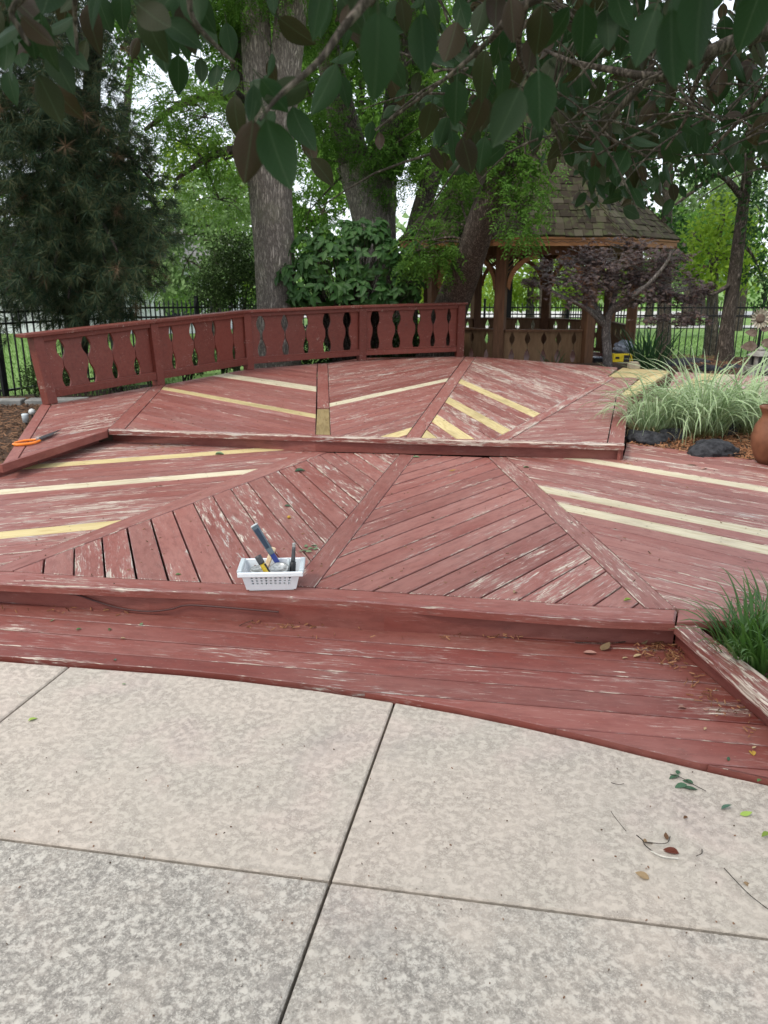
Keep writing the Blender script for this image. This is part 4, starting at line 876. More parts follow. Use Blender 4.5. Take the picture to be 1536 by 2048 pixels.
far_tree('deciduous_tree', 'pale green airy tree between the pine and the forked grey trunk', (432,660,21), [(430,560),(428,470)], [(410,430,21,60,65),(455,490,20.5,55,55),(375,520,21,50,60),(470,400,21,40,45),(355,450,21,40,60),(430,560,20.5,55,45),(330,570,21,50,45),(310,510,22,50,50)], 'leaf_pale', 42, .15, .085, gap=.36)
far_tree('deciduous_tree', 'blue-green tree seen through the lower pine boughs', (140,660,27), [(140,590),(140,480)], [(130,500,27,100,60),(240,490,27,80,80),(60,440,27,80,70),(230,390,27,70,60),(40,540,26,60,40)], 'leaf_mid', 26, .2, .11)
far_tree('deciduous_tree', 'light green tree filling the gap between the two big trunks', (640,680,25), [(642,560),(645,430)], [(640,390,25,60,70),(610,460,25,50,50),(690,420,25,50,60),(640,520,25,60,45),(690,330,26,50,50)], 'leaf_light', 34, .18, .10, gap=.42)
far_tree('deciduous_tree', 'bright green tree between the large-leaved shrub and the gazebo', (850,690,22), [(850,620),(848,560)], [(845,550,22,45,50),(870,590,22,40,40),(840,620,22,45,30),(930,570,23,45,45),(900,530,23,40,40)], 'leaf_lime', 40, .14, .08)
far_tree('deciduous_tree', 'sunny green tree seen through the middle of the gazebo', (1060,690,27), [(1060,620),(1062,560)], [(1050,560,27,60,45),(1120,570,27,60,40),(1000,590,27,50,35),(1180,560,28,60,40),(1240,560,28,50,40)], 'leaf_lime', 34, .18, .10)
far_tree('deciduous_tree', 'yellow-green lit tree right of the gazebo roof corner', (1425,690,19), [(1425,600),(1430,520)], [(1420,530,19,55,45),(1450,430,19,45,40),(1385,560,19,40,30),(1400,480,19.4,40,40),(1480,490,19,40,45),(1500,540,19.5,50,40)], 'leaf_lime', 46, .13, .075, gap=.45)
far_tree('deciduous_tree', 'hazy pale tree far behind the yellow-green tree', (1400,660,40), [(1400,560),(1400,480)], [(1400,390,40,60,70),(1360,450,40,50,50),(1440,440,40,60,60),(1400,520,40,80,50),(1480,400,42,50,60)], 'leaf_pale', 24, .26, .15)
far_tree('deciduous_tree', 'tall leafy tree rising behind the gazebo roof', (1090,690,24), [(1090,500),(1085,300),(1080,160)], [(900,130,24,90,70),(1040,200,24,100,80),(1180,160,24,100,80),(1110,60,24,130,60),(960,250,24,70,60),(1250,260,23.5,80,70),(1010,320,24,60,50)], 'leaf_mid', 26, .17, .095, gap=.44)
far_tree('deciduous_tree', 'dark leafy tree at the upper right beyond the fence', (1330,690,18), [(1330,560),(1335,400),(1340,250)], [(1320,260,18,90,60),(1290,350,18,55,45),(1420,200,18,90,60),(1350,340,18,40,35),(1330,440,18,35,40),(1500,240,18,80,70),(1300,130,18,100,60),(1345,510,18,25,40)], 'leaf_dark', 44, .13, .075, gap=.44)
far_tree('deciduous_tree', 'green tree behind the upper left branches', (232,690,24), [(238,560),(225,420),(250,260),(262,120)], [(235,80,24,60,60),(300,30,24,80,50),(255,200,24,35,40),(270,330,24,45,40),(350,-20,24,100,60),(410,120,24,40,50),(290,400,24,50,50)], 'leaf_mid', 28, .17, .09, gap=.5)
for u, y in ((1368,31),(1382,33),(1476,29),(1296,34),(1130,35)):
    g = PY(u, 640, y); g.z = gz(g.x, y)-.05; t = thing('tree_beyond_path', g, 'distant tree with a bare lower trunk beyond the far path', 'tree', 'bare trunks beyond the far path')
    tube_obj('trunk', [([g, g+Vector((.05,0,1.5)), g+Vector((0,.1,3.6))], [.2,.16,.12])], M['bark_dark'], t, 8, 3)
    crown(t, M['leaf_mid'], [(u, 470, y, 55, 45), (u+20, 510, y, 45, 35), (u-25, 520, y, 40, 30)], 20, .2, .12)
# far wood closing the view
wp = []
for i in range(5200):
    x = random.uniform(-75, 85); y = random.uniform(58, 72); h = 5.2+2.6*mnoise.noise(Vector((x*.12, 0, 3)))+1.6*mnoise.noise(Vector((x*.4, 5, 0))); wp.append((x, y, -.7+random.random()**.8*h))
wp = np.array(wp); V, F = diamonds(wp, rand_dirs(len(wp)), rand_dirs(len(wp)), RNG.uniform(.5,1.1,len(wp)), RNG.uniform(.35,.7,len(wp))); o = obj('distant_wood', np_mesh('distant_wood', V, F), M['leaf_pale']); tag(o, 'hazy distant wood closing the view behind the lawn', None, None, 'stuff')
hb = []
for (x0, x1, y, h) in ((-30, 2, 50, 1.6), (4, 60, 49, 1.5)):
    for i in range(2600): hb.append((random.uniform(x0, x1), y+random.gauss(0,.6), gz(0, y)+random.random()*h*(1+.3*mnoise.noise(Vector((i*.01,0,0))))))
hb = np.array(hb); V, F = diamonds(hb, rand_dirs(len(hb)), rand_dirs(len(hb)), RNG.uniform(.2,.4,len(hb)), RNG.uniform(.12,.22,len(hb))); tag(obj('far_hedge', np_mesh('far_hedge', V, F), M['leaf_mid']), 'low green hedge growth beyond the road', None, None, 'stuff')
# lawn blades nearest the fence
gp = np.stack([RNG.uniform(-12, 13, 60000), RNG.uniform(10.2, 26, 60000)], 1); ok = ~((gp[:,0] > -3.2) & (gp[:,0] < 5.0) & (gp[:,1] < 16.5)); ok &= ~((gp[:,0] > 4.5) & (gp[:,1] < 14.9)); gp = gp[ok]
g3 = np.array([(x, y, gz(x, y)) for x, y in gp]); V, F = diamonds(g3, unit(RNG.normal(size=(len(g3),3))*.35+np.array([0,0,1])), rand_dirs(len(g3)), RNG.uniform(.05,.11,len(g3)), RNG.uniform(.008,.018,len(g3))); tag(obj('lawn_grass', np_mesh('lawn_grass', V, F), M['grassblade']), 'short grass blades of the lawn along the fence', None, None, 'stuff')

# ------------------------------------------------------------------ shrubs
def shrub(name, label, blobs, mat, dens, L, W, cat='shrub', gap=.3, group=None):
    c = PY(*blobs[0][:3]); g = Vector((c.x, c.y, gz(c.x, c.y))); t = thing(name, g, label, cat, group)
    tube_obj('stems', [([g+Vector((random.gauss(0,.05), random.gauss(0,.05), 0)), g.lerp(PY(*b[:3]), .5)+Vector((random.gauss(0,.06),0,0)), PY(*b[:3])], [.018,.012,.005]) for b in blobs for _ in range(3)], M['bark_small'], t, 5, 2)
    crown(t, M[mat], blobs, dens, L, W, gap, name='foliage', droop=.1, freq=2.5); return t
shrub('round_bush', 'rounded dark green bush left of the forked grey trunk', [(460,550,14.6,62,60),(425,585,14.4,45,35),(495,570,14.8,40,50),(465,500,14.8,40,35)], 'leaf_box', 420, .055, .032)
shrub('boxwood', 'small clipped boxwood between the left fence and railing post', [(95,752,9.9,45,36),(70,760,9.8,30,26),(125,745,10,35,34)], 'leaf_box', 900, .034, .02)
for u, v, y, lb in ((230,745,11.0,'low clipped boxwood behind the leftmost railing panel'),(300,730,11.8,'low clipped boxwood behind the second railing post from the left'),(370,722,12.4,'low clipped boxwood behind the middle of the second railing panel'),(440,715,12.9,'low clipped boxwood nearest the middle post behind the railing')):
    shrub('boxwood', lb, [(u,v,y,38,26),(u+18,v+4,y,26,22)], 'leaf_box', 700, .036, .022, group='low boxwoods behind the railing')
shrub('evergreen_shrub', 'dark shrub filling the space under the right half of the railing', [(590,700,13.6,60,45),(680,690,13.9,60,50),(770,680,14.2,60,45),(860,685,14.4,45,35)], 'leaf_dark', 420, .07, .04)

def leaf_mesh(name, L, W, mat, nv=7, fold=.16, curl=.15, bend=.1, serr=0.0, petiole=.0):
    """a pointed oval leaf lying along +Y with a folded midrib and UVs"""
    V = []; UV = []; F = []
    for i in range(nv+1):
        t = i/nv; w_ = W/2*(math.sin(math.pi*t**.82)**.85 if 0 < t < 1 else 0.0); z = -bend*L*t*t*2
        for s in (-1, -.5, 0, .5, 1):
            V.append((w_*s, L*t, z+abs(s)*w_*fold*2-(curl*w_*max(0, abs(s)-.5)*2))); UV.append((.5+s*.5*max(w_/(W/2), .02), t))
    for i in range(nv):
        for k in range(4): a = i*5+k; F.append((a, a+1, a+6, a+5))
    if petiole:
        o = len(V); r = .0011*(L/.075)
        V += [(-r,-petiole,.0),(r,-petiole,.0),(r,.004,0),(-r,.004,0),(0,-petiole,r*1.6),(0,.004,r*1.6)]; UV += [(.5,0)]*6; F += [(o,o+1,o+2,o+3),(o,o+4,o+5,o+3),(o+1,o+2,o+5,o+4)]
    me = py_mesh(name, V, F, True); uvl = me.uv_layers.new(name='UVMap')
    for lp in me.loops: uvl.data[lp.index].uv = UV[lp.vertex_index]
    me.materials.append(mat); return me
def merge_placed(name, items, mat, parent, kind='stuff'):
    """items: (mesh, matrix) joined into one mesh, keeping UVs"""
    cache = {}; Vs = []; Fs = []; UVs = []; off = 0
    for me, Mx in items:
        if me.name not in cache:
            v = np.array([tuple(x.co)+(1,) for x in me.vertices]); f = np.array([tuple(p.vertices) for p in me.polygons]); uv = np.array([tuple(d.uv) for d in me.uv_layers[0].data]); cache[me.name] = (v, f, uv)
        v, f, uv = cache[me.name]; Vs.append((v @ np.array(Mx).T)[:, :3]); Fs.append(f+off); UVs.append(uv); off += len(v)
    V = np.vstack(Vs); o_ = V.mean(0); me = np_mesh(name, V-o_, np.vstack(Fs), True); l = me.uv_layers.new(name='UVMap'); l.data.foreach_set('uv', np.vstack(UVs).ravel()); ob = obj(name, me, mat, parent, Vector(o_))
    if kind: ob['kind'] = kind
    return ob
def basis(pos, yd, zd, s=1.0):
    y = Vector(yd).normalized(); z = Vector(zd); x = y.cross(z)
    if x.length < 1e-4: x = y.orthogonal()
    x.normalize(); z = x.cross(y); return Matrix(((x.x*s,y.x*s,z.x*s,pos[0]),(x.y*s,y.y*s,z.y*s,pos[1]),(x.z*s,y.z*s,z.z*s,pos[2]),(0,0,0,1)))
def place_parts(name, items, parent, limit, mat, rest_name):
    for me, Mx in items[:limit]:
        o = bpy.data.objects.new(name, me); link(o); o.matrix_basis = Mx; set_parent(o, parent)
    if len(items) > limit: merge_placed(rest_name, items[limit:], mat, parent)

# viburnum: whorls of large leathery leaves
vib = thing('viburnum_shrub', PY(700, 700, 13.5), 'broad shrub with large dark leathery leaves above the red railing', 'shrub'); vib.location.z = gz(0, 13.5)
vm = [leaf_mesh('viburnum_leaf', .175, .088*random.uniform(.9,1.15), M['vib'], 6, .22, .1, random.uniform(.05,.16)) for _ in range(4)]
items = []; stems = []; base = Vector(vib.location)
vblobs = [(600,560,13.2,45,40),(660,520,13.1,60,50),(735,510,13.1,60,55),(800,540,13.2,45,50),(640,580,13.0,60,28),(720,580,12.95,60,28),(790,585,13.0,45,25),(690,470,13.3,60,30),(610,500,13.4,35,30),(740,455,13.3,40,20),(820,500,13.4,25,40)]
for bi, (u, v, y, ru, rv) in enumerate(vblobs):
    k = y/FPX*1.03; n = int(ru*rv/62)
    for _ in range(n):
        dv = Vector(rand_dirs(1)[0]); dv.y = -abs(dv.y)*.9 if random.random() < .8 else dv.y; c = PY(u, v, y)+Vector((dv.x*ru*k, dv.y*(ru+rv)*.45*k, dv.z*rv*k)); axis = (dv+Vector((0,-.25,.55))).normalized()
        stems.append(([base+Vector((random.gauss(0,.15),random.gauss(0,.1),0)), base.lerp(c, .55)+Vector((0,.1,.12)), c], [.014,.009,.004]))
        x = axis.orthogonal().normalized(); yv = axis.cross(x); nl_ = random.choice((4,5,6,6)); ph = random.random()*6
        for j in range(nl_):
            a = ph+j*2*math.pi/nl_; rad = x*math.cos(a)+yv*math.sin(a); d = (rad*1.0+axis*random.uniform(-.1,.45)+Vector((0,0,-.55))).normalized(); items.append((random.choice(vm), basis(c-axis*random.uniform(0,.05), d, axis+rad*.1, random.uniform(.45,1.2))))
items.sort(key=lambda it: it[1][1][3]); place_parts('leaf', items, vib, 300, M['vib'], 'inner_leaves'); tube_obj('stems', stems, M['bark_small'], vib, 4, 2)

# purple japanese maple
mp = thing('japanese_maple', (3.42, 12.15, .1), 'small purple-leaved japanese maple with a grey trunk beside the gazebo', 'tree')
mt_ = pxpath([(1216,752,12.1),(1214,700,12.1),(1212,660,12.1),(1222,622,12.0),(1262,590,11.8),(1310,560,11.6)], [9.5,8.5,8,6,4,2]); mbr = [pxpath([(1212,655,12.1),(1195,630,12.0),(1150,605,11.8),(1100,580,11.7)], [7,6,4,2]), pxpath([(1214,640,12.1),(1230,590,12.3),(1235,540,12.4),(1250,500,12.4)], [6,5,4,2]), pxpath([(1222,622,12.0),(1290,600,11.9),(1350,590,11.7),(1395,600,11.6)], [6,5,4,2]), pxpath([(1205,640,12.1),(1180,590,12.2),(1150,550,12.2)], [5,4,2]), pxpath([(1240,615,12.0),(1290,575,11.5),(1330,530,11.3),(1345,500,11.2)], [4,4,3,2]), pxpath([(1205,650,12.1),(1170,615,11.6),(1140,600,11.4)], [4,3,2])]
tube_obj('trunk', [mt_], M['bark_grey'], mp, 12, 6, .08); tube_obj('branches', mbr, M['bark_grey'], mp, 7, 4)
mblobs = [(1120,560,11.7,60,20),(1200,515,12.2,70,24),(1290,530,11.8,80,26),(1350,575,11.6,60,22),(1150,595,11.6,55,16),(1330,515,11.5,50,20),(1250,490,12.4,70,18),(1370,635,11.5,45,16),(1230,570,11.9,70,22),(1300,595,11.6,65,20),(1095,535,11.9,40,16),(1385,600,11.6,35,14),(1175,545,12.0,60,20),(1310,640,11.5,40,12),(1270,555,12.1,60,22),(1330,555,12.2,60,25),(1140,520,12.4,50,18)]
p, q = blob_points(mblobs+[(1075,565,11.8,34,12),(1408,572,11.7,34,14),(1400,640,11.6,28,10),(1060,595,11.8,20,8)], 150, .46, 2.6, .1); n = len(p); up = unit(np.array([0,-.25,1.0])+.35*RNG.normal(size=(n,3))); ax = unit(np.cross(up, rand_dirs(n))); bx = np.cross(up, ax); geo = []
for j in range(5):
    a = (j-2)*.62; d = ax*math.cos(a)+bx*math.sin(a)+np.array([0,0,-.28]); geo.append(diamonds(p, d, up, (.075 if j == 2 else .06)*RNG.uniform(.8,1.2,n)*(1 if abs(j-2) < 2 else .7), .017, .1))
V, F = cat_geo(geo); o_ = p.mean(0); o = obj('crown', np_mesh('crown', V-o_, F), M['leaf_maple'], mp, Vector(o_)); o['kind'] = 'stuff'
tw = [([PY(b[0], b[1]+b[4]*.5, b[2]), PY(b[0]+random.uniform(-1,1)*b[3]*.6, b[1], b[2]), PY(b[0]+random.uniform(-1,1)*b[3], b[1]+random.uniform(-1,1)*b[4], b[2])], [.009,.006,.003]) for b in mblobs for _ in range(9)]
tube_obj('twigs', tw, M['bark_grey'], mp, 5, 3)

# ------------------------------------------------------------------ strap-leaved plants
def blade_mesh(name, L, W, arch, mat, n=8, twist=0.0, start=.15, keel=.25):
    V = []; UV = []; F = []; x = 0; z = 0; a = math.pi/2-start
    for i in range(n+1):
        t = i/n; w_ = W/2*min(1, .55+t*2.2)*(1-t**3.2)+.0006
        tw_ = twist*t; nx, nz = -math.sin(a), math.cos(a)
        for s in (-1, 0, 1):
            V.append((s*w_*math.cos(tw_), x+nx*abs(s)*w_*keel, z+nz*abs(s)*w_*keel+s*w_*math.sin(tw_))); UV.append((.5+s*.5, t))
        st = L/n; x += math.cos(a)*st; z += math.sin(a)*st; a -= arch/n*(1.5*t+.25)
    for i in range(n):
        for k in range(2): b = i*3+k; F.append((b, b+1, b+4, b+3))
    me = py_mesh(name, V, F, True); uvl = me.uv_layers.new(name='UVMap')
    for lp in me.loops: uvl.data[lp.index].uv = UV[lp.vertex_index]
    me.materials.append(mat); return me
def clump(name, label, centre, rad, n, meshes, mat, cat, limit, smin=.7, smax=1.15, lean=0.0, leandir=0.0, group=None):
    t = thing(name, centre, label, cat, group); items = []
    for i in range(n):
        r = rad*math.sqrt(random.random()); a = random.random()*2*math.pi; yaw = a+random.gauss(0, .5) if random.random() < .8 else random.random()*6.28
        p_ = Vector(centre)+Vector((r*math.cos(a), r*math.sin(a), -.01)); s = random.uniform(smin, smax)
        Mx = Matrix.Translation(p_) @ Matrix.Rotation(yaw-math.pi/2, 4, 'Z') @ Matrix.Rotation(-(.05+.5*r/rad)*random.uniform(.4,1.1), 4, 'X') @ Matrix.Scale(s, 4); items.append((random.choice(meshes), Mx))
    items.sort(key=lambda it: it[1][1][3]); place_parts('blade', items, t, limit, mat, 'inner_blades'); return t
vg = [blade_mesh('grass_blade', random.uniform(.62,1.0), random.uniform(.010,.019), random.uniform(.9,3.6), M['varieg'], 10, random.uniform(-1.2,1.2), .12) for _ in range(24)]
G_ = 'variegated grass clumps in the planting bed'
clump('ornamental_grass', 'tall middle clump of arching variegated grass behind the black rocks', P(1398,866,.16), .24, 420, vg, M['varieg'], 'grass clump', 170, .7, 1.15)
clump('ornamental_grass', 'shorter variegated grass clump against the deck edge', P(1300,866,.16), .16, 190, vg, M['varieg'], 'grass clump', 70, .5, .95)
clump('ornamental_grass', 'spreading variegated grass clump beside the terracotta pot', P(1487,862,.16), .20, 230, vg, M['varieg'], 'grass clump', 60, .6, 1.1)
dl = [blade_mesh('lily_blade', random.uniform(.30,.46), random.uniform(.011,.017), random.uniform(.7,2.3), M['strap'], 7, random.uniform(-.5,.5), .1) for _ in range(12)]
clump('daylily', 'dense dark green strap-leaved clump behind the red curb', P(1520,1322,.07), .16, 250, dl, M['strap'], 'plant', 220, .6, .92)
clump('daylily', 'second strap-leaved clump partly cut off at the right edge', P(1585,1270,.07), .16, 130, dl, M['strap'], 'plant', 60, .55, .85)
ir = [blade_mesh('iris_blade', random.uniform(.5,.8), random.uniform(.02,.032), random.uniform(.3,1.8), M['iris'], 6, random.uniform(-.4,.4), .08) for _ in range(8)]
clump('iris', 'dark sword-leaved clump right of the gazebo post', PY(1300,735,12.3)+Vector((0,0,-.05)), .24, 90, ir, M['iris'], 'plant', 90, .8, 1.2)
clump('iris', 'small sword-leaved tuft in front of the gazebo railing', PY(1105,735,12.95)+Vector((0,0,-.12)), .07, 16, ir, M['iris'], 'plant', 16, .6, .8)
clump('iris', 'low leafy tuft at the far right end of the planting bed', P(1570,850,.15), .2, 60, dl, M['strap'], 'plant', 60, .7, 1.1)

M['straw_blade'] = mat_leaf('dead_grass_blades', [(0.22, 0.16, 0.08), (0.34, 0.26, 0.15), (0.42, 0.35, 0.22)], trans=.15)
dg = [blade_mesh('dead_blade', random.uniform(.35,.6), .008, random.uniform(2.2,3.8), M['straw_blade'], 8, random.uniform(-1,1), .5) for _ in range(6)]
for nm_ in ('ornamental_grass', 'ornamental_grass.001', 'ornamental_grass.002'):
    t_ = bpy.data.objects[nm_]; its = []
    for i in range(60): a = random.random()*6.28; r = .22*math.sqrt(random.random()); its.append((random.choice(dg), Matrix.Translation(Vector(t_.location)+Vector((r*math.cos(a), r*math.sin(a), 0))) @ Matrix.Rotation(random.random()*6.28, 4, 'Z') @ Matrix.Rotation(-.5, 4, 'X') @ Matrix.Scale(random.uniform(.6,1), 4)))
    merge_placed('dead_blades', its, M['straw_blade'], t_)
for o in bpy.data.objects:
    if o.name.split('.')[0] in ('branches', 'twigs', 'stems', 'boughs') and o.type == 'MESH': o['kind'] = 'stuff'
# ------------------------------------------------------------------ crab apple overhead
crab = thing('crabapple_tree', (3.1, 1.6, -.05), 'crab apple with dark green and bronze leaves hanging into the top of the view', 'tree')
tube_obj('trunk', [([(3.1,1.6,-.1),(3.05,1.6,.8),(2.9,1.65,1.6),(2.75,1.7,2.2)], [.13,.11,.10,.08])], M['bark_small'], crab, 14, 6, .1)
LB = [([(2.75,1.7,2.2),PY(1640,40,2.05),PY(1536,62,2.0),PY(1440,95,1.95),PY(1395,118,1.95),PY(1330,150,2.0),PY(1285,152,2.0),PY(1225,140,2.05),PY(1150,125,2.1),PY(1090,100,2.2)], [.06,.028,.020,.016,.014,.012,.010,.008,.006,.004]),
      ([PY(1325,152,2.0),PY(1290,165,2.0),PY(1250,205,2.0),PY(1215,250,2.05),PY(1180,290,2.1)], [.012,.010,.008,.005,.003]),
      ([PY(1210,95,1.9),PY(1170,140,1.9),PY(1135,175,1.9)], [.003,.003,.0015]),
      ([(2.9,1.65,1.7),PY(1600,-120,1.8),PY(1300,-120,1.5),PY(1000,-90,1.3),PY(800,-50,1.2),PY(700,40,1.15),PY(640,120,1.1),PY(560,190,1.05),PY(520,240,1.02)], [.06,.03,.022,.016,.010,.006,.0045,.003,.0018]),
      ([PY(1000,-90,1.3),PY(700,-130,1.3),PY(400,-110,1.3),PY(150,-60,1.3),PY(30,10,1.3),PY(40,60,1.3),PY(60,90,1.3)], [.016,.012,.009,.007,.005,.004,.003]),
      ([PY(400,-110,1.3),PY(380,20,1.3),PY(440,100,1.3),PY(470,125,1.3)], [.006,.004,.003,.002]),
      ([PY(150,-60,1.3),PY(150,40,1.35),PY(155,110,1.35)], [.005,.003,.002]),
      ([PY(1300,-120,1.5),PY(1050,10,1.6),PY(980,80,1.7),PY(900,150,1.7),PY(800,225,1.75),PY(750,260,1.75)], [.012,.008,.006,.004,.003,.002]),
      ([PY(1440,95,1.95),PY(1395,160,2.0),PY(1370,240,2.1),PY(1330,300,2.2)], [.008,.006,.004,.002]),
      ([PY(1640,40,2.05),PY(1560,160,2.3),PY(1480,240,2.4),PY(1420,300,2.5)], [.012,.009,.006,.003]),
      ([PY(1050,10,1.6),PY(1040,120,1.8),PY(1100,230,2.0),PY(1130,330,2.1)], [.006,.005,.004,.002])]
for pth, rad in LB: tube_obj('limb', [(pth, rad)], M['bark_small'], crab, 8, 5, .06)
twl = []
for i in range(130):
    u, v, y = random.uniform(850, 1560), random.uniform(-20, 330), random.uniform(1.7, 2.7); c = PY(u, v, y); d = Vector((random.uniform(-.5,.5), random.uniform(-.2,.2), random.uniform(-.35,.35)))*.5
    twl.append(([c, c+d*.5+Vector((0,0,.015)), c+d], [.0028,.0022,.001]))
tube_obj('twigs', twl, M['bark_small'], crab, 5, 2)['kind'] = 'stuff'
cm = [leaf_mesh('crab_leaf', .075, .041*random.uniform(.85,1.15), M['crab'], 8, .12*random.uniform(.5,1.5), random.uniform(-.1,.5), random.uniform(-.12,.30), petiole=.02) for _ in range(14)]
VIEWZ = Vector((0, -math.cos(PITCH), math.sin(PITCH)))
def crab_leaf(u, v, Lpx, ang=0.0, y=None, tilt=.45):
    """leaf centred at (u, v), long axis turned by ang degrees from hanging straight down"""
    y = y or min(3.2, max(.8, 117.0/Lpx)); s = Lpx*y/FPX/.075*1.03; a = math.radians(ang)
    d = Vector((math.sin(a), random.uniform(-.25,.25), -math.cos(a))).normalized(); c = PY(u, v, y); z = Vector((random.gauss(0, tilt), -1, .3+random.gauss(0, tilt*.6)))
    if random.random() < .35: z = -z
    return (random.choice(cm), basis(c-d*.0375*s, d, z, s))
LV = [(102,200,100,25),(122,140,85,50),(50,22,65,10),(75,60,50,-20),(40,112,55,10),(130,22,60,0),(22,175,60,10),(150,60,60,15),(128,205,70,30),(165,110,70,-5),(15,60,60,-30),(95,100,55,60),
 (300,62,110,12),(325,108,75,25),(357,150,85,0),(300,20,60,-20),(278,105,45,-25),(265,95,50,-35),(375,60,85,20),(405,22,85,5),(402,142,55,5),(420,70,60,30),(240,15,60,-10),(205,25,70,8),(180,50,80,4),
 (552,310,135,8),(498,305,115,-22),(600,262,98,5),(652,182,115,-12),(690,182,70,20),(646,342,66,25),(524,172,65,55),(572,185,95,-60),(465,168,55,0),(468,232,95,-8),(434,158,58,-5),(545,165,50,70),(618,300,60,-10),(560,205,60,-55),(530,250,70,-35),
 (757,112,155,5),(846,90,115,8),(808,32,66,0),(902,88,95,-12),(912,205,98,0),(962,150,98,-5),(1010,160,84,10),(1036,142,72,-8),(958,232,84,8),(1014,232,112,-4),(1080,200,114,12),(908,292,62,10),(935,312,72,20),(858,242,64,-12),(872,320,60,15),(885,265,60,-20),(722,40,60,-30),(700,20,70,-40),(690,120,60,-40),(780,225,45,-60),(800,215,40,-30),(740,265,40,-20),(760,285,40,20),(925,30,70,10),(870,20,70,20),(960,40,70,-20),(930,130,60,30),
 (1290,72,104,-2),(1341,100,135,4),(1392,48,140,-3),(1358,40,100,10),(1196,184,52,0),(1150,196,40,15),(1168,62,92,6),(1215,62,95,-8),(1112,212,60,-15),(1240,30,80,12),(1120,60,80,-10),(1080,60,80,10),(1060,110,70,0),(1100,140,60,20),(1140,110,60,-20),(1270,140,50,10),(1500,40,120,0),(1520,110,60,10),(1430,160,55,0),(1450,60,60,15),(1025,40,80,5),(990,20,80,-12),(1000,95,60,15)]
citems = []
for u, v, L, a in LV: citems.append(crab_leaf(u, v, L*random.uniform(.74,.98), a+random.gauss(0,10), tilt=.42))
mass = [(690,-60),(1600,-60),(1600,300),(1530,330),(1450,335),(1360,300),(1310,390),(1230,425),(1180,380),(1150,320),(1080,270),(1010,290),(960,350),(890,340),(850,240),(790,190),(760,120),(700,90)]
more = []
while len(more) < 900:
    u, v = random.uniform(690, 1600), random.uniform(-60, 430)
    if not inpoly(u, v, mass): continue
    y = random.uniform(2.2, 4.4); dens = mnoise.noise(Vector((u*.012, v*.012, 1)))
    if dens < -.12 and random.random() < .85: continue
    if u < 900 and random.random() < .45: continue
    more.append(crab_leaf(u, v, 117/y*random.uniform(.6,1.2), random.gauss(0, 42), y, .85))
for (cu, cv, n_) in ((60,60,12),(140,30,6),(320,40,10),(400,60,5),(20,120,8),(700,30,12),(520,200,4),(650,60,4)):
    for _ in range(n_): y = random.uniform(1.2, 2.2); citems.append(crab_leaf(random.gauss(cu, 45), random.gauss(cv, 38)-10, 117/y*random.uniform(.6,1.1), random.gauss(0, 35), y, .5))
for _ in range(190):
    u, v = random.gauss(1215, 75), random.gauss(300, 62)
    if v > 430 or (u < 1150 and v > 330): continue
    y = random.uniform(2.6, 4.6); more.append(crab_leaf(u, v, 117/y*random.uniform(.6,1.2), random.gauss(0, 40), y, .8))
citems += more
place_parts('leaf', citems, crab, 300, M['crab'], 'farther_leaves')
ov = []   # unseen crown leaves added overhead and behind to shade the hanging leaves
for _ in range(14000):
    x, y = random.uniform(-3.4, 4.6), random.uniform(-3.4, 3.4); z = random.uniform(2.05, 4.4)+.10*abs(x-1.5)
    fw = y*math.cos(PITCH)-(z-CAM_H)*math.sin(PITCH); up_ = y*math.sin(PITCH)+(z-CAM_H)*math.cos(PITCH)
    if fw > 0 and up_/fw*FPX < 1090: continue
    ov.append((x, y, z))
ov = np.array(ov); V, F = diamonds(ov, unit(RNG.normal(size=(len(ov),3))*.6+np.array([0,0,-.8])), rand_dirs(len(ov)), .085, .05); o = obj('overhead_leaves', np_mesh('overhead_leaves', V, F), M['leaf_dark'], crab); o['kind'] = 'stuff'

# ------------------------------------------------------------------ basket of tools
M['white_plastic'] = plain('white_plastic', (0.74,0.77,0.80), .35, .5, var=.02); M['grey_plastic'] = plain('grey_translucent_plastic', (0.50,0.55,0.57), .3, .5, var=.04)
M['steel'] = plain('brushed_steel', (0.42,0.42,0.42), .35, .5, .85); M['dark_steel'] = plain('dark_tool_steel', (0.07,0.07,0.075), .4, .5, .5)
M['rubber_grey'] = plain('grey_rubber', (0.10,0.13,0.155), .6, .3); M['rubber_slate'] = plain('slate_rubber', (0.028,0.045,0.075), .6, .3); M['blue'] = plain('blue_enamel', (0.012,0.03,0.20), .4, .5)
M['yellow'] = plain('yellow_plastic', (0.52,0.36,0.02), .4, .4); M['raw_wood'] = mat_pine('tool_handle_wood', (0.62,0.47,0.30), (0.72,0.58,0.40)); M['tin'] = plain('tin_lid', (0.40,0.40,0.385), .3, .5, .75, .35, 60)
M['orange'] = plain('orange_plastic', (0.80,0.20,0.012), .4, .5, var=.06); M['black_plastic'] = plain('black_plastic', (0.015,0.015,0.016), .45, .4)
bc = P(543, 1181, Z1+.004); BRZ = math.radians(3); Rb = Matrix.Rotation(BRZ, 3, 'Z')
bl, bw_, bh = .234, .145, .096                                     # bottom length, width, height
BO = bc+Rb@Vector((0, bw_/2, 0))
def BP(x, y, z): return BO+Rb@Vector((x, y, z))
basket = thing('basket', BO, 'small white plastic basket of hand tools with rows of round holes on the deck edge', 'basket')
V = []; F = []
def quad(a, b, c, d): o_ = len(V); V.extend([a, b, c, d]); F.append((o_, o_+1, o_+2, o_+3))
fl = .022
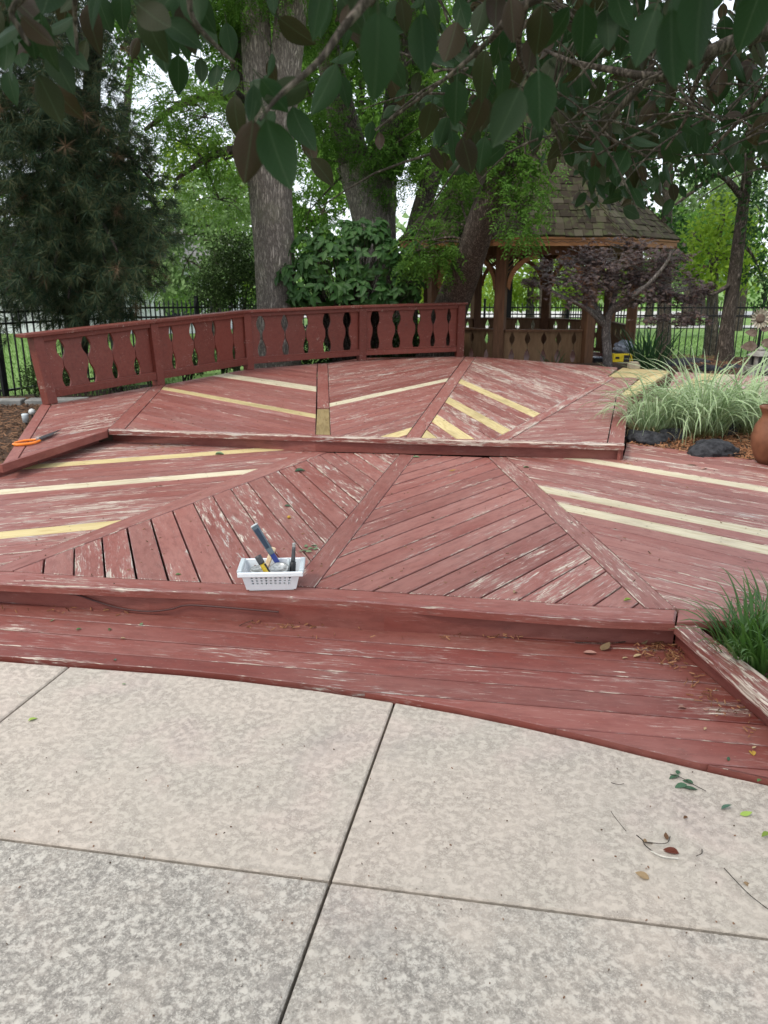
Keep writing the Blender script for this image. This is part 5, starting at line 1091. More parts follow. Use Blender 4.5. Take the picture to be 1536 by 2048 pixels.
def wall(x0, y0, x1, y1, holes):                                   # bottom edge from (x0,y0) to (x1,y1), flaring outwards
    k = lambda x: x+(fl if x > 0 else -fl) if abs(x) > .01 else x
    X0, Y0, X1, Y1 = x0+math.copysign(fl, x0), y0+math.copysign(fl*.8, y0), x1+math.copysign(fl, x1), y1+math.copysign(fl*.8, y1)
    def pt(s, t): return BP((x0*(1-s)+x1*s)*(1-t)+(X0*(1-s)+X1*s)*t, (y0*(1-s)+y1*s)*(1-t)+(Y0*(1-s)+Y1*s)*t, .006+t*(bh-.006))
    if not holes: quad(pt(0,0), pt(1,0), pt(1,1), pt(0,1)); return
    ss, se, t0, t1, nx_, nz_ = .12, .88, .28, .76, holes, 3
    quad(pt(0,0), pt(1,0), pt(1,t0), pt(0,t0)); quad(pt(0,t1), pt(1,t1), pt(1,1), pt(0,1)); quad(pt(0,t0), pt(ss,t0), pt(ss,t1), pt(0,t1)); quad(pt(se,t0), pt(1,t0), pt(1,t1), pt(se,t1))
    for i in range(nx_):
        for j in range(nz_):
            sa, sb = ss+(se-ss)*i/nx_, ss+(se-ss)*(i+1)/nx_; ta, tb = t0+(t1-t0)*j/nz_, t0+(t1-t0)*(j+1)/nz_; L = (pt(1,.5)-pt(0,.5)).length; rs = .0061/L; rt_ = .0061/bh; cs, ct = (sa+sb)/2, (ta+tb)/2
            outer = [(sa,ta),(cs,ta),(sb,ta),(sb,ct),(sb,tb),(cs,tb),(sa,tb),(sa,ct)]; inner = [(cs+rs*math.cos(math.radians(225+45*q)), ct+rt_*math.sin(math.radians(225+45*q))) for q in range(8)]
            for q in range(8): quad(pt(*outer[q]), pt(*outer[(q+1)%8]), pt(*inner[(q+1)%8]), pt(*inner[q]))
wall(-bl/2,-bw_/2,bl/2,-bw_/2,9); wall(bl/2,bw_/2,-bl/2,bw_/2,9); wall(bl/2,-bw_/2,bl/2,bw_/2,5); wall(-bl/2,bw_/2,-bl/2,-bw_/2,5)
quad(BP(-bl/2,-bw_/2,.006), BP(-bl/2,bw_/2,.006), BP(bl/2,bw_/2,.006), BP(bl/2,-bw_/2,.006))
o = obj('body', py_mesh('body', [v-BO for v in V], F), M['white_plastic'], basket, BO); sm = o.modifiers.new('thickness', 'SOLIDIFY'); sm.thickness = .0028; sm.offset = -1
mb = MB(); mb.bar(BP(-bl/2+.012,-bw_/2+.01,.003), BP(bl/2-.012,-bw_/2+.01,.003), .012, .006); mb.bar(BP(-bl/2+.012,bw_/2-.01,.003), BP(bl/2-.012,bw_/2-.01,.003), .012, .006); mb.build('foot_rim', M['white_plastic'], basket)
tx, ty = bl/2+fl, bw_/2+fl*.8
mb = MB()
for sy in (-1, 1): mb.bar(BP(-tx-.014, sy*(ty+.005), bh-.006), BP(tx+.014, sy*(ty+.005), bh-.006), .016, .022)
mb.build('rim', M['white_plastic'], basket, bevel=.003)
for sx in (-1, 1):
    mb = MB(); mb.bar(BP(sx*(tx+.006), -ty+.004, bh+.004), BP(sx*(tx+.006), ty-.004, bh+.004), .024, .02); mb.build('handle', M['grey_plastic'], basket, bevel=.004)
def can(x, y, zc, r, h, tilt, label):
    t = thing('tin_can', BP(x, y, .01), label, 'tin'); rot = Matrix.Rotation(tilt, 3, 'X'); c = BP(x, y, zc)
    mb = MB(); mb.lathe((0,0,0), [(r,-h),(r,-.004)], 24); mb.V = [c+rot@v for v in mb.V]; mb.build('body', M['steel'], t, smooth=False)
    mb = MB(); mb.lathe((0,0,0), [(r+.001,-.006),(r+.003,-.002),(r+.002,.001),(r-.006,.001),(r-.008,-.002),(.001,-.0025)], 28); mb.V = [c+rot@v for v in mb.V]; mb.build('lid', M['tin'], t, smooth=True)
can(.034, -.015, .092, .045, .075, math.radians(14), 'larger round tin with a shiny lid in the right half of the basket'); can(-.065, .0, .082, .04, .07, math.radians(5), 'smaller round tin with a ringed lid at the left of the basket')
def stick(a, b, r0, r1, mb=None, n=10):
    V_, F_ = tube([a, Vector(a).lerp(Vector(b), .5), b], [r0, (r0+r1)/2, r1], n, 2); mb = mb or MB(); mb.geo((V_, F_)); o_ = len(mb.V)-n; mb.F.append(tuple(range(o_, o_+n))); mb.F.append(tuple(reversed(range(o_-len(V_)+n, o_-len(V_)+2*n)))); return mb
ham = thing('hammer', BP(.03,.04,.02), 'hammer leaning out of the basket with a slate grey grip and blue neck', 'hammer')
ha, hb_ = BP(.05,.04,.05), BP(-.085,.085,.275); hd = (hb_-ha).normalized()
def hp(t): return ha.lerp(hb_, t)
mb = MB(); mb.bar(hp(0), hp(.40), .024, .016, up=(0,-1,.3)); mb.build('neck', M['blue'], ham, bevel=.003)
mb = MB(); mb.bar(hp(.38), hp(1.0), .026, .022, up=(0,-1,.3), w2=.034, h2=.024); mb.build('grip', M['rubber_grey'], ham, bevel=.004)
mb = MB(); mb.bar(hp(.52)+Vector((0,-.008,.002)), hp(.93)+Vector((0,-.009,.002)), .018, .012, up=(0,-1,.3), w2=.024); mb.build('grip_inlay', M['rubber_slate'], ham, bevel=.002)
mb = MB(); mb.bar(hp(.985), hp(1.02), .036, .027, up=(0,-1,.3)); mb.build('end_cap', M['grey_plastic'], ham, bevel=.004)
mb = MB(); mb.bar(hp(0)+Vector((-.05,0,-.005)), hp(0)+Vector((.04,0,0)), .026, .026); mb.build('head', M['steel'], ham, bevel=.004)
sc = thing('scraper', BP(-.03,.03,.02), 'pale wooden tool handle leaning behind the yellow chisel in the basket', 'tool'); mb = MB(); mb.bar(BP(-.05,.02,.03), BP(.005,.075,.165), .022, .014, up=(0,-1,.2), w2=.026); mb.build('handle', M['raw_wood'], sc, bevel=.004)
mb = MB(); mb.bar(BP(-.07,.0,.01), BP(-.05,.02,.035), .03, .003, up=(0,-1,.2)); mb.build('blade', M['steel'], sc)
ch = thing('chisel', BP(-.01,-.03,.02), 'chisel with a worn yellow handle and dark ribbed cap in the basket', 'chisel'); ca_, cb_ = BP(-.005,-.045,.05), BP(-.06,-.03,.155)
def cp(t): return ca_.lerp(cb_, t)
mb = stick(cp(.15), cp(.72), .015, .013); mb.build('grip', M['yellow'], ch, smooth=True); mb = stick(cp(.70), cp(1.05), .0155, .0165); mb.build('cap', M['dark_steel'], ch, smooth=True); mb = stick(cp(-.25), cp(.18), .007, .010); mb.build('shank', M['steel'], ch, smooth=True)
mb = MB(); mb.bar(cp(.2)+Vector((.014,-.006,0)), cp(.7)+Vector((.013,-.006,0)), .012, .006, up=(0,-1,.2)); mb.build('side_strip', M['black_plastic'], ch)
pl_ = thing('pliers', BP(.10,.01,.02), 'dark steel nail puller standing upright at the right end of the basket', 'tool'); pa, pb = BP(.095,-.01,.03), BP(.108,.02,.20)
mb = stick(pa, pa.lerp(pb,.5), .016, .014); mb.build('grip', M['black_plastic'], pl_, smooth=True); mb = stick(pa.lerp(pb,.48), pa.lerp(pb,.92), .011, .008); mb.build('shaft', M['dark_steel'], pl_, smooth=True); mb = MB(); mb.bar(pa.lerp(pb,.9), pb+Vector((0,0,.006)), .016, .012); mb.build('tip', M['steel'], pl_, bevel=.003)
mb = stick(BP(.08,.0,.05), BP(.078,.03,.125), .008, .006); mb.build('jaw', M['grey_plastic'], pl_, smooth=True)

# ------------------------------------------------------------------ shears on the left wing
sh = thing('garden_shears', P(70, 884, Z2), 'open garden shears with orange handles and dark blades on the deck corner', 'shears')
z = Z2+.014; S0 = P(100, 880, z); 
def SP(u, v): return P(u, v, z)
tube_obj('handle', [([SP(80,881), SP(66,886), SP(48,888.5), SP(33,889.5), SP(26,888)], [.009,.012,.0125,.012,.008])], M['orange'], sh, 10, 4); tube_obj('handle', [([SP(80,879.5), SP(64,880), SP(48,881.5), SP(34,884.5), SP(27,887)], [.009,.010,.010,.009,.007])], M['orange'], sh, 10, 4)
for k, (e, c1) in enumerate((((123,859),(98,869)), ((117,862),(97,872)))):
    a = SP(72,879.5 if k == 0 else 882); b = SP(*c1); c = SP(*e); side = (c-a).cross(Vector((0,0,1))).normalized(); V = [a-side*.014, a+side*.014, b+side*.03, c, b-side*.014]; V2 = [v+Vector((0,0,.004+.005*k)) for v in V]; V = [v+Vector((0,0,.001+.005*k)) for v in V]
    o_ = V[0].copy(); obj('blade', py_mesh('blade', [v-o_ for v in V+V2], [(4,3,2,1,0),(5,6,7,8,9)]+[(i,(i+1)%5,5+(i+1)%5,5+i) for i in range(5)]), M['dark_steel'], sh, o_)
mb = MB(); mb.lathe(SP(76,880.5), [(.012,0),(.012,.02),(.006,.023)], 10); mb.build('pivot', M['steel'], sh)

# ------------------------------------------------------------------ planting bed: rocks, chips, pot, lantern, sunflower
M['lava'] = mat_simple('black_lava_rock', (0.012,0.012,0.014), (0.05,0.05,0.055), 18, .85, .25, bump=1.0, dist=.03)
def rock(u, v, wpx, hpx, label, zb=.15, mat='lava', nm='rock', group=None):
    c = P(u, v, zb); k = (c.y*math.cos(PITCH))/FPX; bm = bmesh.new(); bmesh.ops.create_icosphere(bm, subdivisions=4, radius=1); sd = random.random()*50
    for x in bm.verts:
        d = .30*mnoise.noise(x.co*1.1+Vector((sd,0,0)))+.14*mnoise.noise(x.co*2.7+Vector((0,sd,0)))+.09*mnoise.noise(x.co*6+Vector((0,0,sd)))+.05*mnoise.noise(x.co*14+Vector((0,sd,sd))); q = x.co*(1+d); x.co = Vector((q.x*wpx*k/2, q.y*wpx*k*.38, q.z*hpx*k*.62))
    me = bpy.data.meshes.new(nm); bm.to_mesh(me); bm.free(); [setattr(p, 'use_smooth', True) for p in me.polygons]
    o = obj(nm, me, M[mat], None, (c.x, c.y+wpx*k*.2, zb+hpx*k*.15), (0, 0, random.uniform(-.4,.4))); tag(o, label, 'rock', group); return o
rock(1432,912,105,40,'black lava rock with a rounded top at the front centre of the bed'); rock(1300,888,90,30,'low black lava rock beside the deck corner'); rock(1345,880,60,32,'hollowed black lava rock under the middle grass'); rock(1450,868,80,42,'black lava rock between the grass clump and the pot'); rock(1270,878,50,22,'small black rock tucked against the deck side'); rock(1500,852,40,24,'small black rock just behind the terracotta pot')
for u, v, w_, h_, l in ((1350,735,90,20,'dark long rock behind the yellow corner board'),(1420,745,60,18,'dark rock behind the tall grass clump'),(1470,742,50,16,'dark rock left of the stone lantern'),(1390,728,70,14,'flat dark rock below the right fence')): rock(u, v, w_, h_, l, .12)
mb = rock(1404,893,20,13,'small chalky white stone beside the pot',.155,'white_stone' if 'white_stone' in M else 'lava'); M['white_stone'] = plain('white_stone', (0.62,0.58,0.52), .8, .2); mb.data.materials[0] = M['white_stone']
def chips(name, label, pts, mat, L=(.02,.06), W=(.006,.016)):
    p = np.array(pts); n = len(p); d = unit(RNG.normal(size=(n,3))*np.array([1,1,.22])); s = unit(np.cross(d, np.array([0,0,1])+.25*RNG.normal(size=(n,3)))); l = RNG.uniform(*L,(n,1)); w_ = RNG.uniform(*W,(n,1)); up = np.cross(s, d)*.004
    V = np.stack([p-d*l/2-s*w_/2, p+d*l/2-s*w_/2, p+d*l/2+s*w_/2, p-d*l/2+s*w_/2, p-d*l/2+up, p+d*l/2+up], 1).reshape(-1,3); i = np.arange(n)[:,None]*6; F = np.concatenate([i+[[0,1,5,4]], i+[[2,3,4,5]]], 1).reshape(-1,4)
    return tag(obj(name, np_mesh(name, V, F), M[mat]), label, None, None, 'stuff')
def scatter(poly, n, z, jit=.012):
    xs = [p[0] for p in poly]; ys = [p[1] for p in poly]; out = []
    while len(out) < n:
        x, y = random.uniform(min(xs), max(xs)), random.uniform(min(ys), max(ys))
        if inpoly(x, y, poly): out.append((x, y, z+random.random()*jit))
    return out
chips('mulch_chips', 'reddish brown wood chips covering the bed around the rocks', scatter(px([(1256,890),(1536,926),(1640,940),(1640,840),(1500,800),(1256,850)], .15), 5200, .152, .02), 'chips_red')
chips('mulch_chips', 'brown shredded bark covering the bed left of the deck', scatter([(-5.2,5.4),(-2.75,5.5),(-3.4,7.6),(-3.45,10),(-5.6,10)], 7000, .058, .02), 'chips', (.02,.07), (.005,.014))
chips('mulch_chips', 'dark leaf mulch below the right fence', scatter([(3.2,11.3),(8,9.5),(9,13),(5.2,14.9),(4.2,13)], 5000, .15, .02), 'chips', (.02,.07), (.01,.025))
M['terracotta'] = mat_simple('terracotta', (0.115,0.042,0.020), (0.20,0.078,0.038), 7, .6, .35, bump=.15)
pot = thing('terracotta_pot', P(1541, 928, .15), 'round terracotta pot with a flared neck at the right edge', 'pot'); pk_ = pot.location.y/FPX*1.0
rp_ = 43*pk_; mb = MB(); mb.lathe(pot.location, [(rp_*.55,0),(rp_*.8,.06),(rp_*1.0,.16),(rp_*1.02,.22),(rp_*.90,.31),(rp_*.68,.37),(rp_*.66,.395),(rp_*.74,.425),(rp_*.80,.44),(rp_*.80,.455),(rp_*.70,.455),(rp_*.62,.40),(rp_*.5,.38)], 36, True); mb.build('body', M['terracotta'], pot, pot.location, smooth=True)
mb = MB(); mb.lathe(pot.location+Vector((0,0,.438)), [(rp_*.79,0),(rp_*.83,.008),(rp_*.83,.018),(rp_*.79,.024)], 36, False); mb.build('rim', M['terracotta'], pot, pot.location, smooth=True)
M['leaf_patch'] = plain('leaf_emblem', (0.10,0.22,0.04), .5); mb = MB(); cc = pot.location+Vector((-rp_*.55,-rp_*.86,.20)); mb.bar(cc, cc+Vector((.03,-.002,.004)), .004, .012, up=(0,-1,0)); mb.bar(cc+Vector((0,-.001,.012)), cc+Vector((.028,-.003,-.008)), .004, .008, up=(0,-1,0)); mb.build('leaf_emblem', M['leaf_patch'], pot)
M['stone'] = mat_simple('grey_lantern_stone', (0.15,0.14,0.125), (0.26,0.245,0.22), 14, .9, .15, bump=.5, dist=.008)
lp = P(1513, 762, .14); lk = lp.y/FPX*1.0; lant = thing('stone_lantern', lp, 'low stone garden lantern with a wide roof on arched legs', 'lantern')
def LQ(x, z): return lp+Vector((x*lk, 0, z*lk))
for dx, dy in ((-1,-1),(1,-1),(1,1),(-1,1)):
    V = [lp+Vector((dx*26*lk*f_, dy*26*lk*f_, zz*lk)) for f_, zz in ((1,0),(.95,8),(.72,16),(.45,22))]; tube_obj('leg', [(V, [7*lk,6*lk,6*lk,8*lk])], M['stone'], lant, 7, 3)
mb = MB(); mb.box(LQ(0,24), (44*lk,44*lk,7*lk)); mb.box(LQ(0,29), (34*lk,34*lk,4*lk)); mb.build('base_slab', M['stone'], lant, bevel=.004)
mb = MB()
for dx, dy in ((-1,-1),(1,-1),(1,1),(-1,1)): mb.box(LQ(0,40)+Vector((dx*12*lk,dy*12*lk,0)), (6*lk,6*lk,18*lk))
mb.build('light_box', M['stone'], lant); mb = MB(); mb.box(LQ(0,40), (22*lk,22*lk,17*lk)); mb.build('inner_block', M['black_plastic'], lant)  # black block stands in for the shade inside the light box
mb = MB(); mb.lathe(LQ(0,49), [(24*lk,0),(27*lk,1.5*lk),(12*lk,9*lk),(6*lk,12*lk)], 6); mb.build('roof', M['stone'], lant); mb = MB(); mb.lathe(LQ(0,60), [(7*lk,0),(9*lk,2*lk),(4*lk,5*lk),(1*lk,8*lk)], 8); mb.build('finial', M['stone'], lant, smooth=True)
M['rust'] = mat_simple('weathered_rusty_metal', (0.10,0.065,0.045), (0.19,0.14,0.11), 20, .75, .3, .3); M['petal'] = mat_simple('faded_petal_metal', (0.30,0.26,0.20), (0.42,0.37,0.28), 20, .6, .3, .2)
sf = P(1512, 735, .14); sf.y += .25; fk = sf.y/FPX*1.02; sfl = thing('metal_sunflower', sf, 'rusty metal sunflower ornament standing behind the stone lantern', 'ornament'); fc = PY(1520, 637, sf.y)
tube_obj('stem', [([sf, sf.lerp(fc,.5)+Vector((-.02,0,0)), fc], [.010,.009,.008])], M['rust'], sfl, 7, 4)
mb = MB(); mb.lathe((0,0,0), [(10*fk,0),(9*fk,.02),(5*fk,.03),(.002,.032)], 16); mb.V = [fc+Matrix.Rotation(math.pi/2, 3, 'X')@v for v in mb.V]; mb.build('flower_disc', M['rust'], sfl, smooth=True)
for i in range(18):
    a = i/18*2*math.pi; d = Vector((math.cos(a),-.1,math.sin(a))); s = Vector((-math.sin(a),0,math.cos(a))); b0 = fc+d*9*fk+Vector((0,-.01*(i%2),0)); V = [b0-s*2.5*fk, b0+d*6*fk-s*2.8*fk+Vector((0,-.012,0)), b0+d*12*fk, b0+d*6*fk+s*2.8*fk+Vector((0,-.012,0)), b0+s*2.5*fk, b0+d*5*fk+Vector((0,.006,0))]
    o_ = b0.copy(); obj('petal', py_mesh('petal', [v-o_ for v in V], [(0,1,5),(1,2,5),(2,3,5),(3,4,5),(4,0,5)]), M['petal'], sfl, o_)
for du, dv, s_, a in ((-12,55,16,160),(13,48,14,15),(-11,30,12,150),(14,72,13,-20),(-4,88,14,200),(12,22,9,30)):
    c = PY(1518+du*.25, 637+dv, sf.y); d = Vector((math.cos(math.radians(a)), -.25, math.sin(math.radians(a))*.8-.25)).normalized(); me = leaf_mesh('leaf', s_*fk*2, s_*fk*1.3, M['rust'], 5, .12, .1, .15); o = bpy.data.objects.new('leaf', me); link(o); o.matrix_basis = basis(c, d, (0,-1,.3)); set_parent(o, sfl)
# stone block on the deck corner, path lights, curb stones
M['tan_stone'] = mat_simple('tan_block', (0.20,0.17,0.125), (0.29,0.25,0.185), 16, .85, .2, bump=.3)
sb = P(1271, 739, Z2); sk = sb.y/FPX; t = thing('stone_block', sb, 'small stepped tan block on the deck corner below the gazebo post', 'block'); mb = MB(); mb.box(sb+Vector((0,.1,5*sk)), (20*sk,20*sk,9.8*sk)); mb.build('base', M['tan_stone'], t, bevel=.006); mb = MB(); mb.box(sb+Vector((0,.1,12*sk)), (15*sk,15*sk,4*sk)); mb.build('cap', M['tan_stone'], t, bevel=.005)
M['frost'] = plain('frosted_plastic', (0.55,0.57,0.56), .4, .4)
for (u, v, kind, l) in ((66,833,'globe','white globe path light standing beside the left deck edge'),(53,846,'cyl','grey cylinder path light in the mulch by the deck edge')):
    c = P(u, v+6, .06); k = c.y/FPX; t = thing('path_light', c, l, 'path light'); mb = MB()
    if kind == 'globe': mb.lathe(c+Vector((0,0,.05)), [(.2*6*k,0),(6*k,3*k),(7*k,7*k),(5*k,11*k),(1*k,13*k)], 14); mb.build('globe', M['frost'], t, smooth=True)
    else: mb.lathe(c+Vector((0,0,.04)), [(6*k,0),(7*k,15*k),(6.5*k,17*k),(1*k,18*k)], 14); mb.build('shade', M['grey_plastic'], t, smooth=True)
    mb = MB(); mb.lathe(c, [(.012,-.03),(.012,.06)], 8); mb.build('stake', M['black_plastic'], t)
M['curb'] = mat_simple('grey_edging_stone', (0.16,0.16,0.15), (0.26,0.255,0.24), 12, .85, .2, bump=.3)
e0 = Vector((-9, 9.2, .06)); e1 = Vector((-2.9, 9.75, .06)); edg = thing('garden_edging', e1, 'grey concrete edging between the mulch bed and the lawn', 'edging')
for i in range(8):
    a = e0.lerp(e1, i/8+.004); b = e0.lerp(e1, (i+1)/8-.004); mb = MB(); mb.bar(a+Vector((0,0,.015)), b+Vector((0,0,.015)), .22, .09); mb.build('edging_stone', M['curb'], edg, bevel=.008)
# things stored on the gazebo floor
yb = PY(1242, 722, 13.75); yb.z = GF; yk = 13.75/FPX
M['carton'] = plain('yellow_carton', (0.62,0.46,0.015), .45, .4); M['wrap'] = plain('blue_grey_wrap', (0.16,0.18,0.22), .25, .5, var=.3, scale=18)
yt = thing('storage_box', yb, 'yellow box with black labels on the gazebo floor beside the post', 'box'); mb = MB(); mb.box(yb+Vector((0,0,.11)), (.34,.22,.22)); mb.build('body', M['carton'], yt, bevel=.006)
mb = MB(); mb.box(yb+Vector((.06,-.112,.12)), (.10,.004,.15)); mb.build('label', M['black_plastic'], yt); mb = MB(); mb.box(yb+Vector((-.10,-.112,.15)), (.07,.004,.04)); mb.build('label', M['black_plastic'], yt); mb = MB(); mb.box(yb+Vector((0,0,.225)), (.30,.2,.012)); mb.build('lid', M['black_plastic'], yt)
bm = bmesh.new(); bmesh.ops.create_icosphere(bm, subdivisions=3, radius=1)
for x in bm.verts: q = x.co*(1+.25*mnoise.noise(x.co*2.2)+.1*mnoise.noise(x.co*6)); x.co = Vector((q.x*.17, q.y*.12, max(-.09, q.z*.12)))
me = bpy.data.meshes.new('plastic_bundle'); bm.to_mesh(me); bm.free(); tag(obj('plastic_bundle', me, M['wrap'], None, yb+Vector((.03,0,.32))), 'crumpled blue-grey plastic bundle on top of the yellow box', 'bundle')
tr = PY(1200, 722, 13.9); tr.z = GF+.002; t = thing('storage_tray', tr, 'low dark tray on the gazebo floor left of the yellow box', 'tray'); mb = MB(); mb.box(tr+Vector((0,0,.06)), (.26,.2,.12), taper=1.1); mb.build('body', M['black_plastic'], t, bevel=.006); mb = MB(); mb.box(tr+Vector((0,0,.13)), (.30,.24,.016)); mb.build('lid', M['wrap'], t, bevel=.004)

# ------------------------------------------------------------------ cable, fallen leaves, twigs and litter
M['cable'] = plain('dark_red_cable', (0.06,0.02,0.018), .5)
def RC(u, v): q = P(u, v, Z0); return q
cab = [(100,1181,.10),(150,1189,.098),(185,1201,.075),(240,1214,.045),(300,1218,.04),(345,1212,.06),(375,1203,.085),(420,1204,.09),(560,1215,.085)]
pts = []
for u, v, z in cab:
    q = P(u, v, z); bx = P(u, v, Z0); b0 = P(0,1203,Z0); b1 = P(300,1228,Z0); b2 = P(768,1262,Z0); yb_ = (b0.y+(b1.y-b0.y)*(q.x-b0.x)/(b1.x-b0.x)) if q.x < b1.x else (b1.y+(b2.y-b1.y)*(q.x-b1.x)/(b2.x-b1.x)); pts.append(Vector((q.x, yb_-.014, z)))
tag(tube_obj('cable', [(pts, [.0045]*len(pts))], M['cable'], None, 6, 5), 'thin dark cable sagging along the front riser of the deck', 'cable')
LC = {'green': (0.10,0.19,0.07), 'sage': (0.17,0.24,0.13), 'dark': (0.06,0.12,0.07), 'teal': (0.09,0.17,0.12), 'lime': (0.26,0.36,0.08), 'yellow': (0.42,0.26,0.05), 'tan': (0.36,0.26,0.15), 'pink': (0.36,0.20,0.16), 'brown': (0.16,0.085,0.045), 'red': (0.12,0.035,0.022), 'curl': (0.22,0.15,0.085)}
for k, c in LC.items(): M['fl_'+k] = mat_leaf('fallen_leaf_'+k, [tuple(x*.8 for x in c), c, tuple(min(1, x*1.2) for x in c)], trans=.12, use_obj=True)
def fallen(u, v, z, Lpx, ang, colr, label, group=None, bend=.1, lift=.004, wid=.5, nm='fallen_leaf'):
    c = P(u, v, z); k = math.hypot(c.y, CAM_H-z)/FPX; L = Lpx*k*1.0; me = leaf_mesh(nm, L, L*wid, M['fl_'+colr], 6, random.uniform(.1,.5), random.uniform(-.2,.4), bend*random.uniform(-1,1.2)); a = math.radians(ang)
    d = Vector((math.cos(a), math.sin(a), random.uniform(0,.12))); o = bpy.data.objects.new(nm, me); link(o); o.matrix_basis = basis(c-d*L/2+Vector((0,0,lift)), d, (random.gauss(0,.15), random.gauss(0,.15), 1)); tag(o, label, 'leaf', group); return o
fallen(1453,1618,0,22,10,'teal','blue-green leaf lying flat near the right patio edge'); fallen(1492,1630,0,24,5,'lime','pale lime leaf lying on the concrete near the right edge'); fallen(1532,1673,0,20,15,'lime','bright lime leaf cut off by the right edge of the picture'); fallen(1284,1754,0,26,150,'tan','pale tan leaf lying alone on the lower right slab')
fallen(1300,1682,0,32,20,'curl','curled tan leaf in the twig cluster on the slab', bend=.4); fallen(1341,1704,0,30,160,'red','dark red-brown leaf beside the white stalk on the slab'); fallen(1332,1675,0,18,80,'brown','small dark shrivelled seed head on the slab', bend=.5); fallen(1371,1637,0,12,30,'brown','tiny dark brown leaf curl on the slab')
fallen(66,1440,0,18,40,'lime','small yellow-green leaf on the left slab'); fallen(248,1370,0,9,0,'green','tiny green leaf speck near the slab top edge'); 
fallen(1504,1505,Z0,24,80,'yellow','golden yellow leaf on the red boards at the right edge', bend=.3); fallen(1365,1417,Z0,18,0,'pink','pinkish tan leaf on the red step, left of the pair'); fallen(1413,1420,Z0,13,10,'pink','smaller pink leaf on the red step, right of the pair'); fallen(1410,1459,Z0,10,50,'tan','tiny tan leaf on the lower red step boards'); fallen(1508,1497,Z0,10,20,'tan','tiny tan leaf above the golden yellow leaf'); fallen(1457,1519,Z0,13,60,'dark','small dark green leaf near the step edge'); fallen(1519,1563,Z0,14,30,'green','green leaf bit at the deck edge on the right')
fallen(1211,1299,Z0,24,30,'curl','crumpled pale leaf standing below the riser', bend=.25, wid=.9); fallen(1180,1308,Z0,26,-20,'pink','flat orange-tan leaf left of the crumpled leaf'); fallen(1275,1314,Z0,18,10,'tan','tan leaf between the crumpled leaf and the corner litter'); fallen(1290,1287,Z0,18,30,'curl','orange leaf leaning on the riser by the corner', bend=.4); fallen(1250,1318,Z0,12,0,'tan','tiny pale leaf below the crumpled leaf')
fallen(622,1249,Z0,26,20,'brown','dark brown curled leaf against the front riser', bend=.6); fallen(606,1246,Z0,18,150,'curl','small tan curl next to the dark brown curled leaf', bend=.5)
for u, v, c in ((230,1320,'teal'),(158,1260,'green'),(220,1260,'green'),(283,1250,'sage'),(105,1242,'sage'),(246,1278,'tan')): fallen(u, v, Z0, 11, random.uniform(0,180), c, 'small leaf scrap scattered on the left of the lowest red step', 'leaf scraps on the left of the step')
for u, v, a in ((604,1104,10),(612,1094,100),(622,1100,30),(628,1094,160),(618,1106,0),(632,1099,60),(611,1102,140)): fallen(u, v, Z1, 15, a, 'sage', 'pale sage leaflet in the little pile behind the basket', 'leaflet pile behind the basket', lift=.006)
for u, v, L, a, c, l in ((357,1150,12,20,'green','bright green leaf scrap near the deck front edge'),(600,943,22,12,'dark','thin dark green leaf on the upright boards'),(575,1013,14,-10,'dark','small dark green sliver above the basket'),(1030,1185,16,60,'tan','curled tan leaf near the front edge at the right'),(1255,1203,16,0,'lime','yellow-green leaf near the front corner of the deck'),(905,942,14,10,'yellow','ochre leaf on the diagonal boards below the upper riser'),(1053,935,14,20,'sage','sage leaf on the right-hand boards near the riser'),(1387,930,24,-5,'sage','sage leaf cluster on the boards below the rocks'),(440,909,20,10,'sage','sage leaf lying on the upper yellow board'),(833,915,16,0,'sage','sage leaf sprig at the foot of the upper riser'),(1408,938,18,30,'pink','reddish leaf below the rocks on the main deck')): fallen(u, v, Z1, L, a, c, l)
o = obj('crab_apple', None) if False else None
mb = MB(); mb.lathe(P(578,1037,Z1), [(.002,0),(.010,.004),(.012,.010),(.008,.017),(.002,.019)], 10); tag(mb.build('fallen_berry', M['fl_yellow'], None, smooth=True), 'single orange-yellow berry on the boards above the basket', 'berry')
# sprig of green leaves and dry twigs on the patio
sp = thing('leaf_sprig', P(1362,1560,0), 'sprig of four dark green leaves dropped on the patio edge', 'sprig'); spath = [P(1340,1548,.004), P(1362,1555,.008), P(1385,1568,.006), P(1412,1582,.004)]; tube_obj('stalk', [(spath, [.0014,.0013,.0012,.0008])], M['bark_small'], sp, 5, 3)
for u, v, L, a in ((1348,1552,26,200),(1356,1543,18,60),(1362,1570,30,195),(1382,1575,28,-5),(1376,1562,22,150)):
    c = P(u, v, .006); k = c.y/FPX*1.1; me = leaf_mesh('leaf', L*k, L*k*.55, M['fl_dark'], 6, .2, .2, .1); o = bpy.data.objects.new('leaf', me); link(o); ar = math.radians(a); d = Vector((math.cos(ar), math.sin(ar), .1)); o.matrix_basis = basis(c-d*L*k/2, d, (random.gauss(0,.2),random.gauss(0,.2),1)); set_parent(o, sp)
def twig(name, label, pts, r, mat='bark_small', z=0.0): 
    return tag(tube_obj(name, [([P(u, v, z+.004+(.004 if 0 < i < len(pts)-1 else 0)) for i, (u, v) in enumerate(pts)], [r]*len(pts))], M[mat], None, 5, 4), label, 'twig')
M['straw'] = plain('pale_straw', (0.55,0.52,0.45), .6)
twig('stalk', 'white straw-like stalk beside the dark red leaf', [(1302,1702),(1325,1713),(1356,1717)], .0022, 'straw'); twig('twig', 'dark bent twig under the curled tan leaf', [(1273,1670),(1285,1680),(1290,1690),(1312,1708)], .0016); twig('twig', 'thin dark tendril curving over the twig cluster', [(1290,1684),(1320,1687),(1335,1685),(1340,1672)], .0012); twig('twig', 'short hooked brown twig right of the dark red leaf', [(1392,1712),(1403,1707),(1404,1698)], .0012)
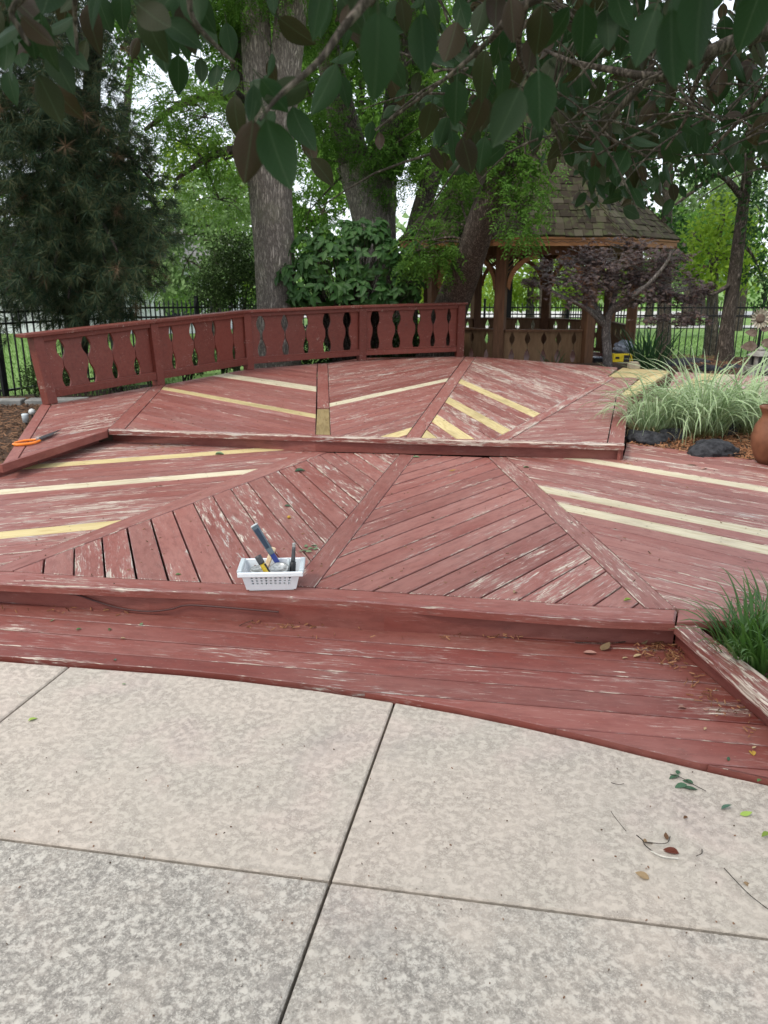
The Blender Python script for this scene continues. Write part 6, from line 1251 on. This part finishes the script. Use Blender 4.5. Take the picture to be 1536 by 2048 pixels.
twig('twig', 'long thin dry stem at the lower right of the patio', [(1448,1736),(1475,1765),(1500,1790),(1536,1818)], .0012); twig('twig', 'thin dry stem above the twig cluster', [(1222,1622),(1228,1632),(1252,1662)], .0009); twig('twig', 'short curved brown stem high on the right slab', [(1222,1565),(1236,1569),(1248,1567)], .0010); twig('twig', 'pale curled tendril on the far left slab', [(34,1382),(40,1390),(55,1390),(64,1384)], .0011, 'straw')
fallen(1497,1770,0,18,-30,'curl','dry papery seed pod on the long thin stem', bend=.4)
twig('twig', 'long grey twig lying along the base of the riser', [(1150,1284),(1190,1286),(1230,1286),(1262,1281)], .0022, z=Z0); twig('twig', 'dark fallen twig on the lowest step at the left', [(478,1252),(490,1246),(520,1236)], .0014, z=Z0) 
# fine litter: corner pile and specks along the joints and on the boards
lit = [(Vector((random.gauss(0,1), random.gauss(0,1), 0))) for _ in range(10)]; pile = []
for (u, v, su, sv, n, z) in ((1320,1300,22,14,170,Z0),(1345,1318,12,10,60,Z0),(1385,1365,8,12,30,Z0),(1420,1395,14,10,25,Z0),(1460,1425,16,10,25,Z0),(600,1252,60,4,60,Z0),(180,1222,120,4,60,Z0),(1000,1276,180,3,70,Z0),(1260,925,10,4,20,Z1),(340,895,40,5,50,Z1),(1500,1455,12,10,12,Z0)):
    for _ in range(int(n*.6)): q = P(random.gauss(u, su), random.gauss(v, sv), z); pile.append((q.x, q.y, z+.002+random.random()*.012))
chips('plant_litter', 'dry leaf and twig litter gathered along the foot of the risers', pile, 'chips_red', (.008,.035), (.0015,.006))
spk = []
for _ in range(300):
    u, v = random.uniform(60, 1250), random.uniform(735, 862); q = P(u, v, Z2)
    if inpoly(q.x, q.y, up_poly): spk.append((q.x, q.y, Z2+.003))
for _ in range(150):
    u, v = random.uniform(0, 1500), random.uniform(925, 1180); q = P(u, v, Z1); spk.append((q.x, q.y, Z1+.003))
chips('leaf_specks', 'tiny dry flecks sprinkled over the deck and patio', spk, 'chips', (.004,.02), (.002,.006))

spk = []
for _ in range(130): q = P(random.uniform(0,1536), random.uniform(1480,2040), 0); spk.append((q.x, q.y, .0015))
chips('leaf_specks', 'tiny dark flecks sprinkled over the patio slabs', spk, 'chips', (.002,.007), (.0012,.003))
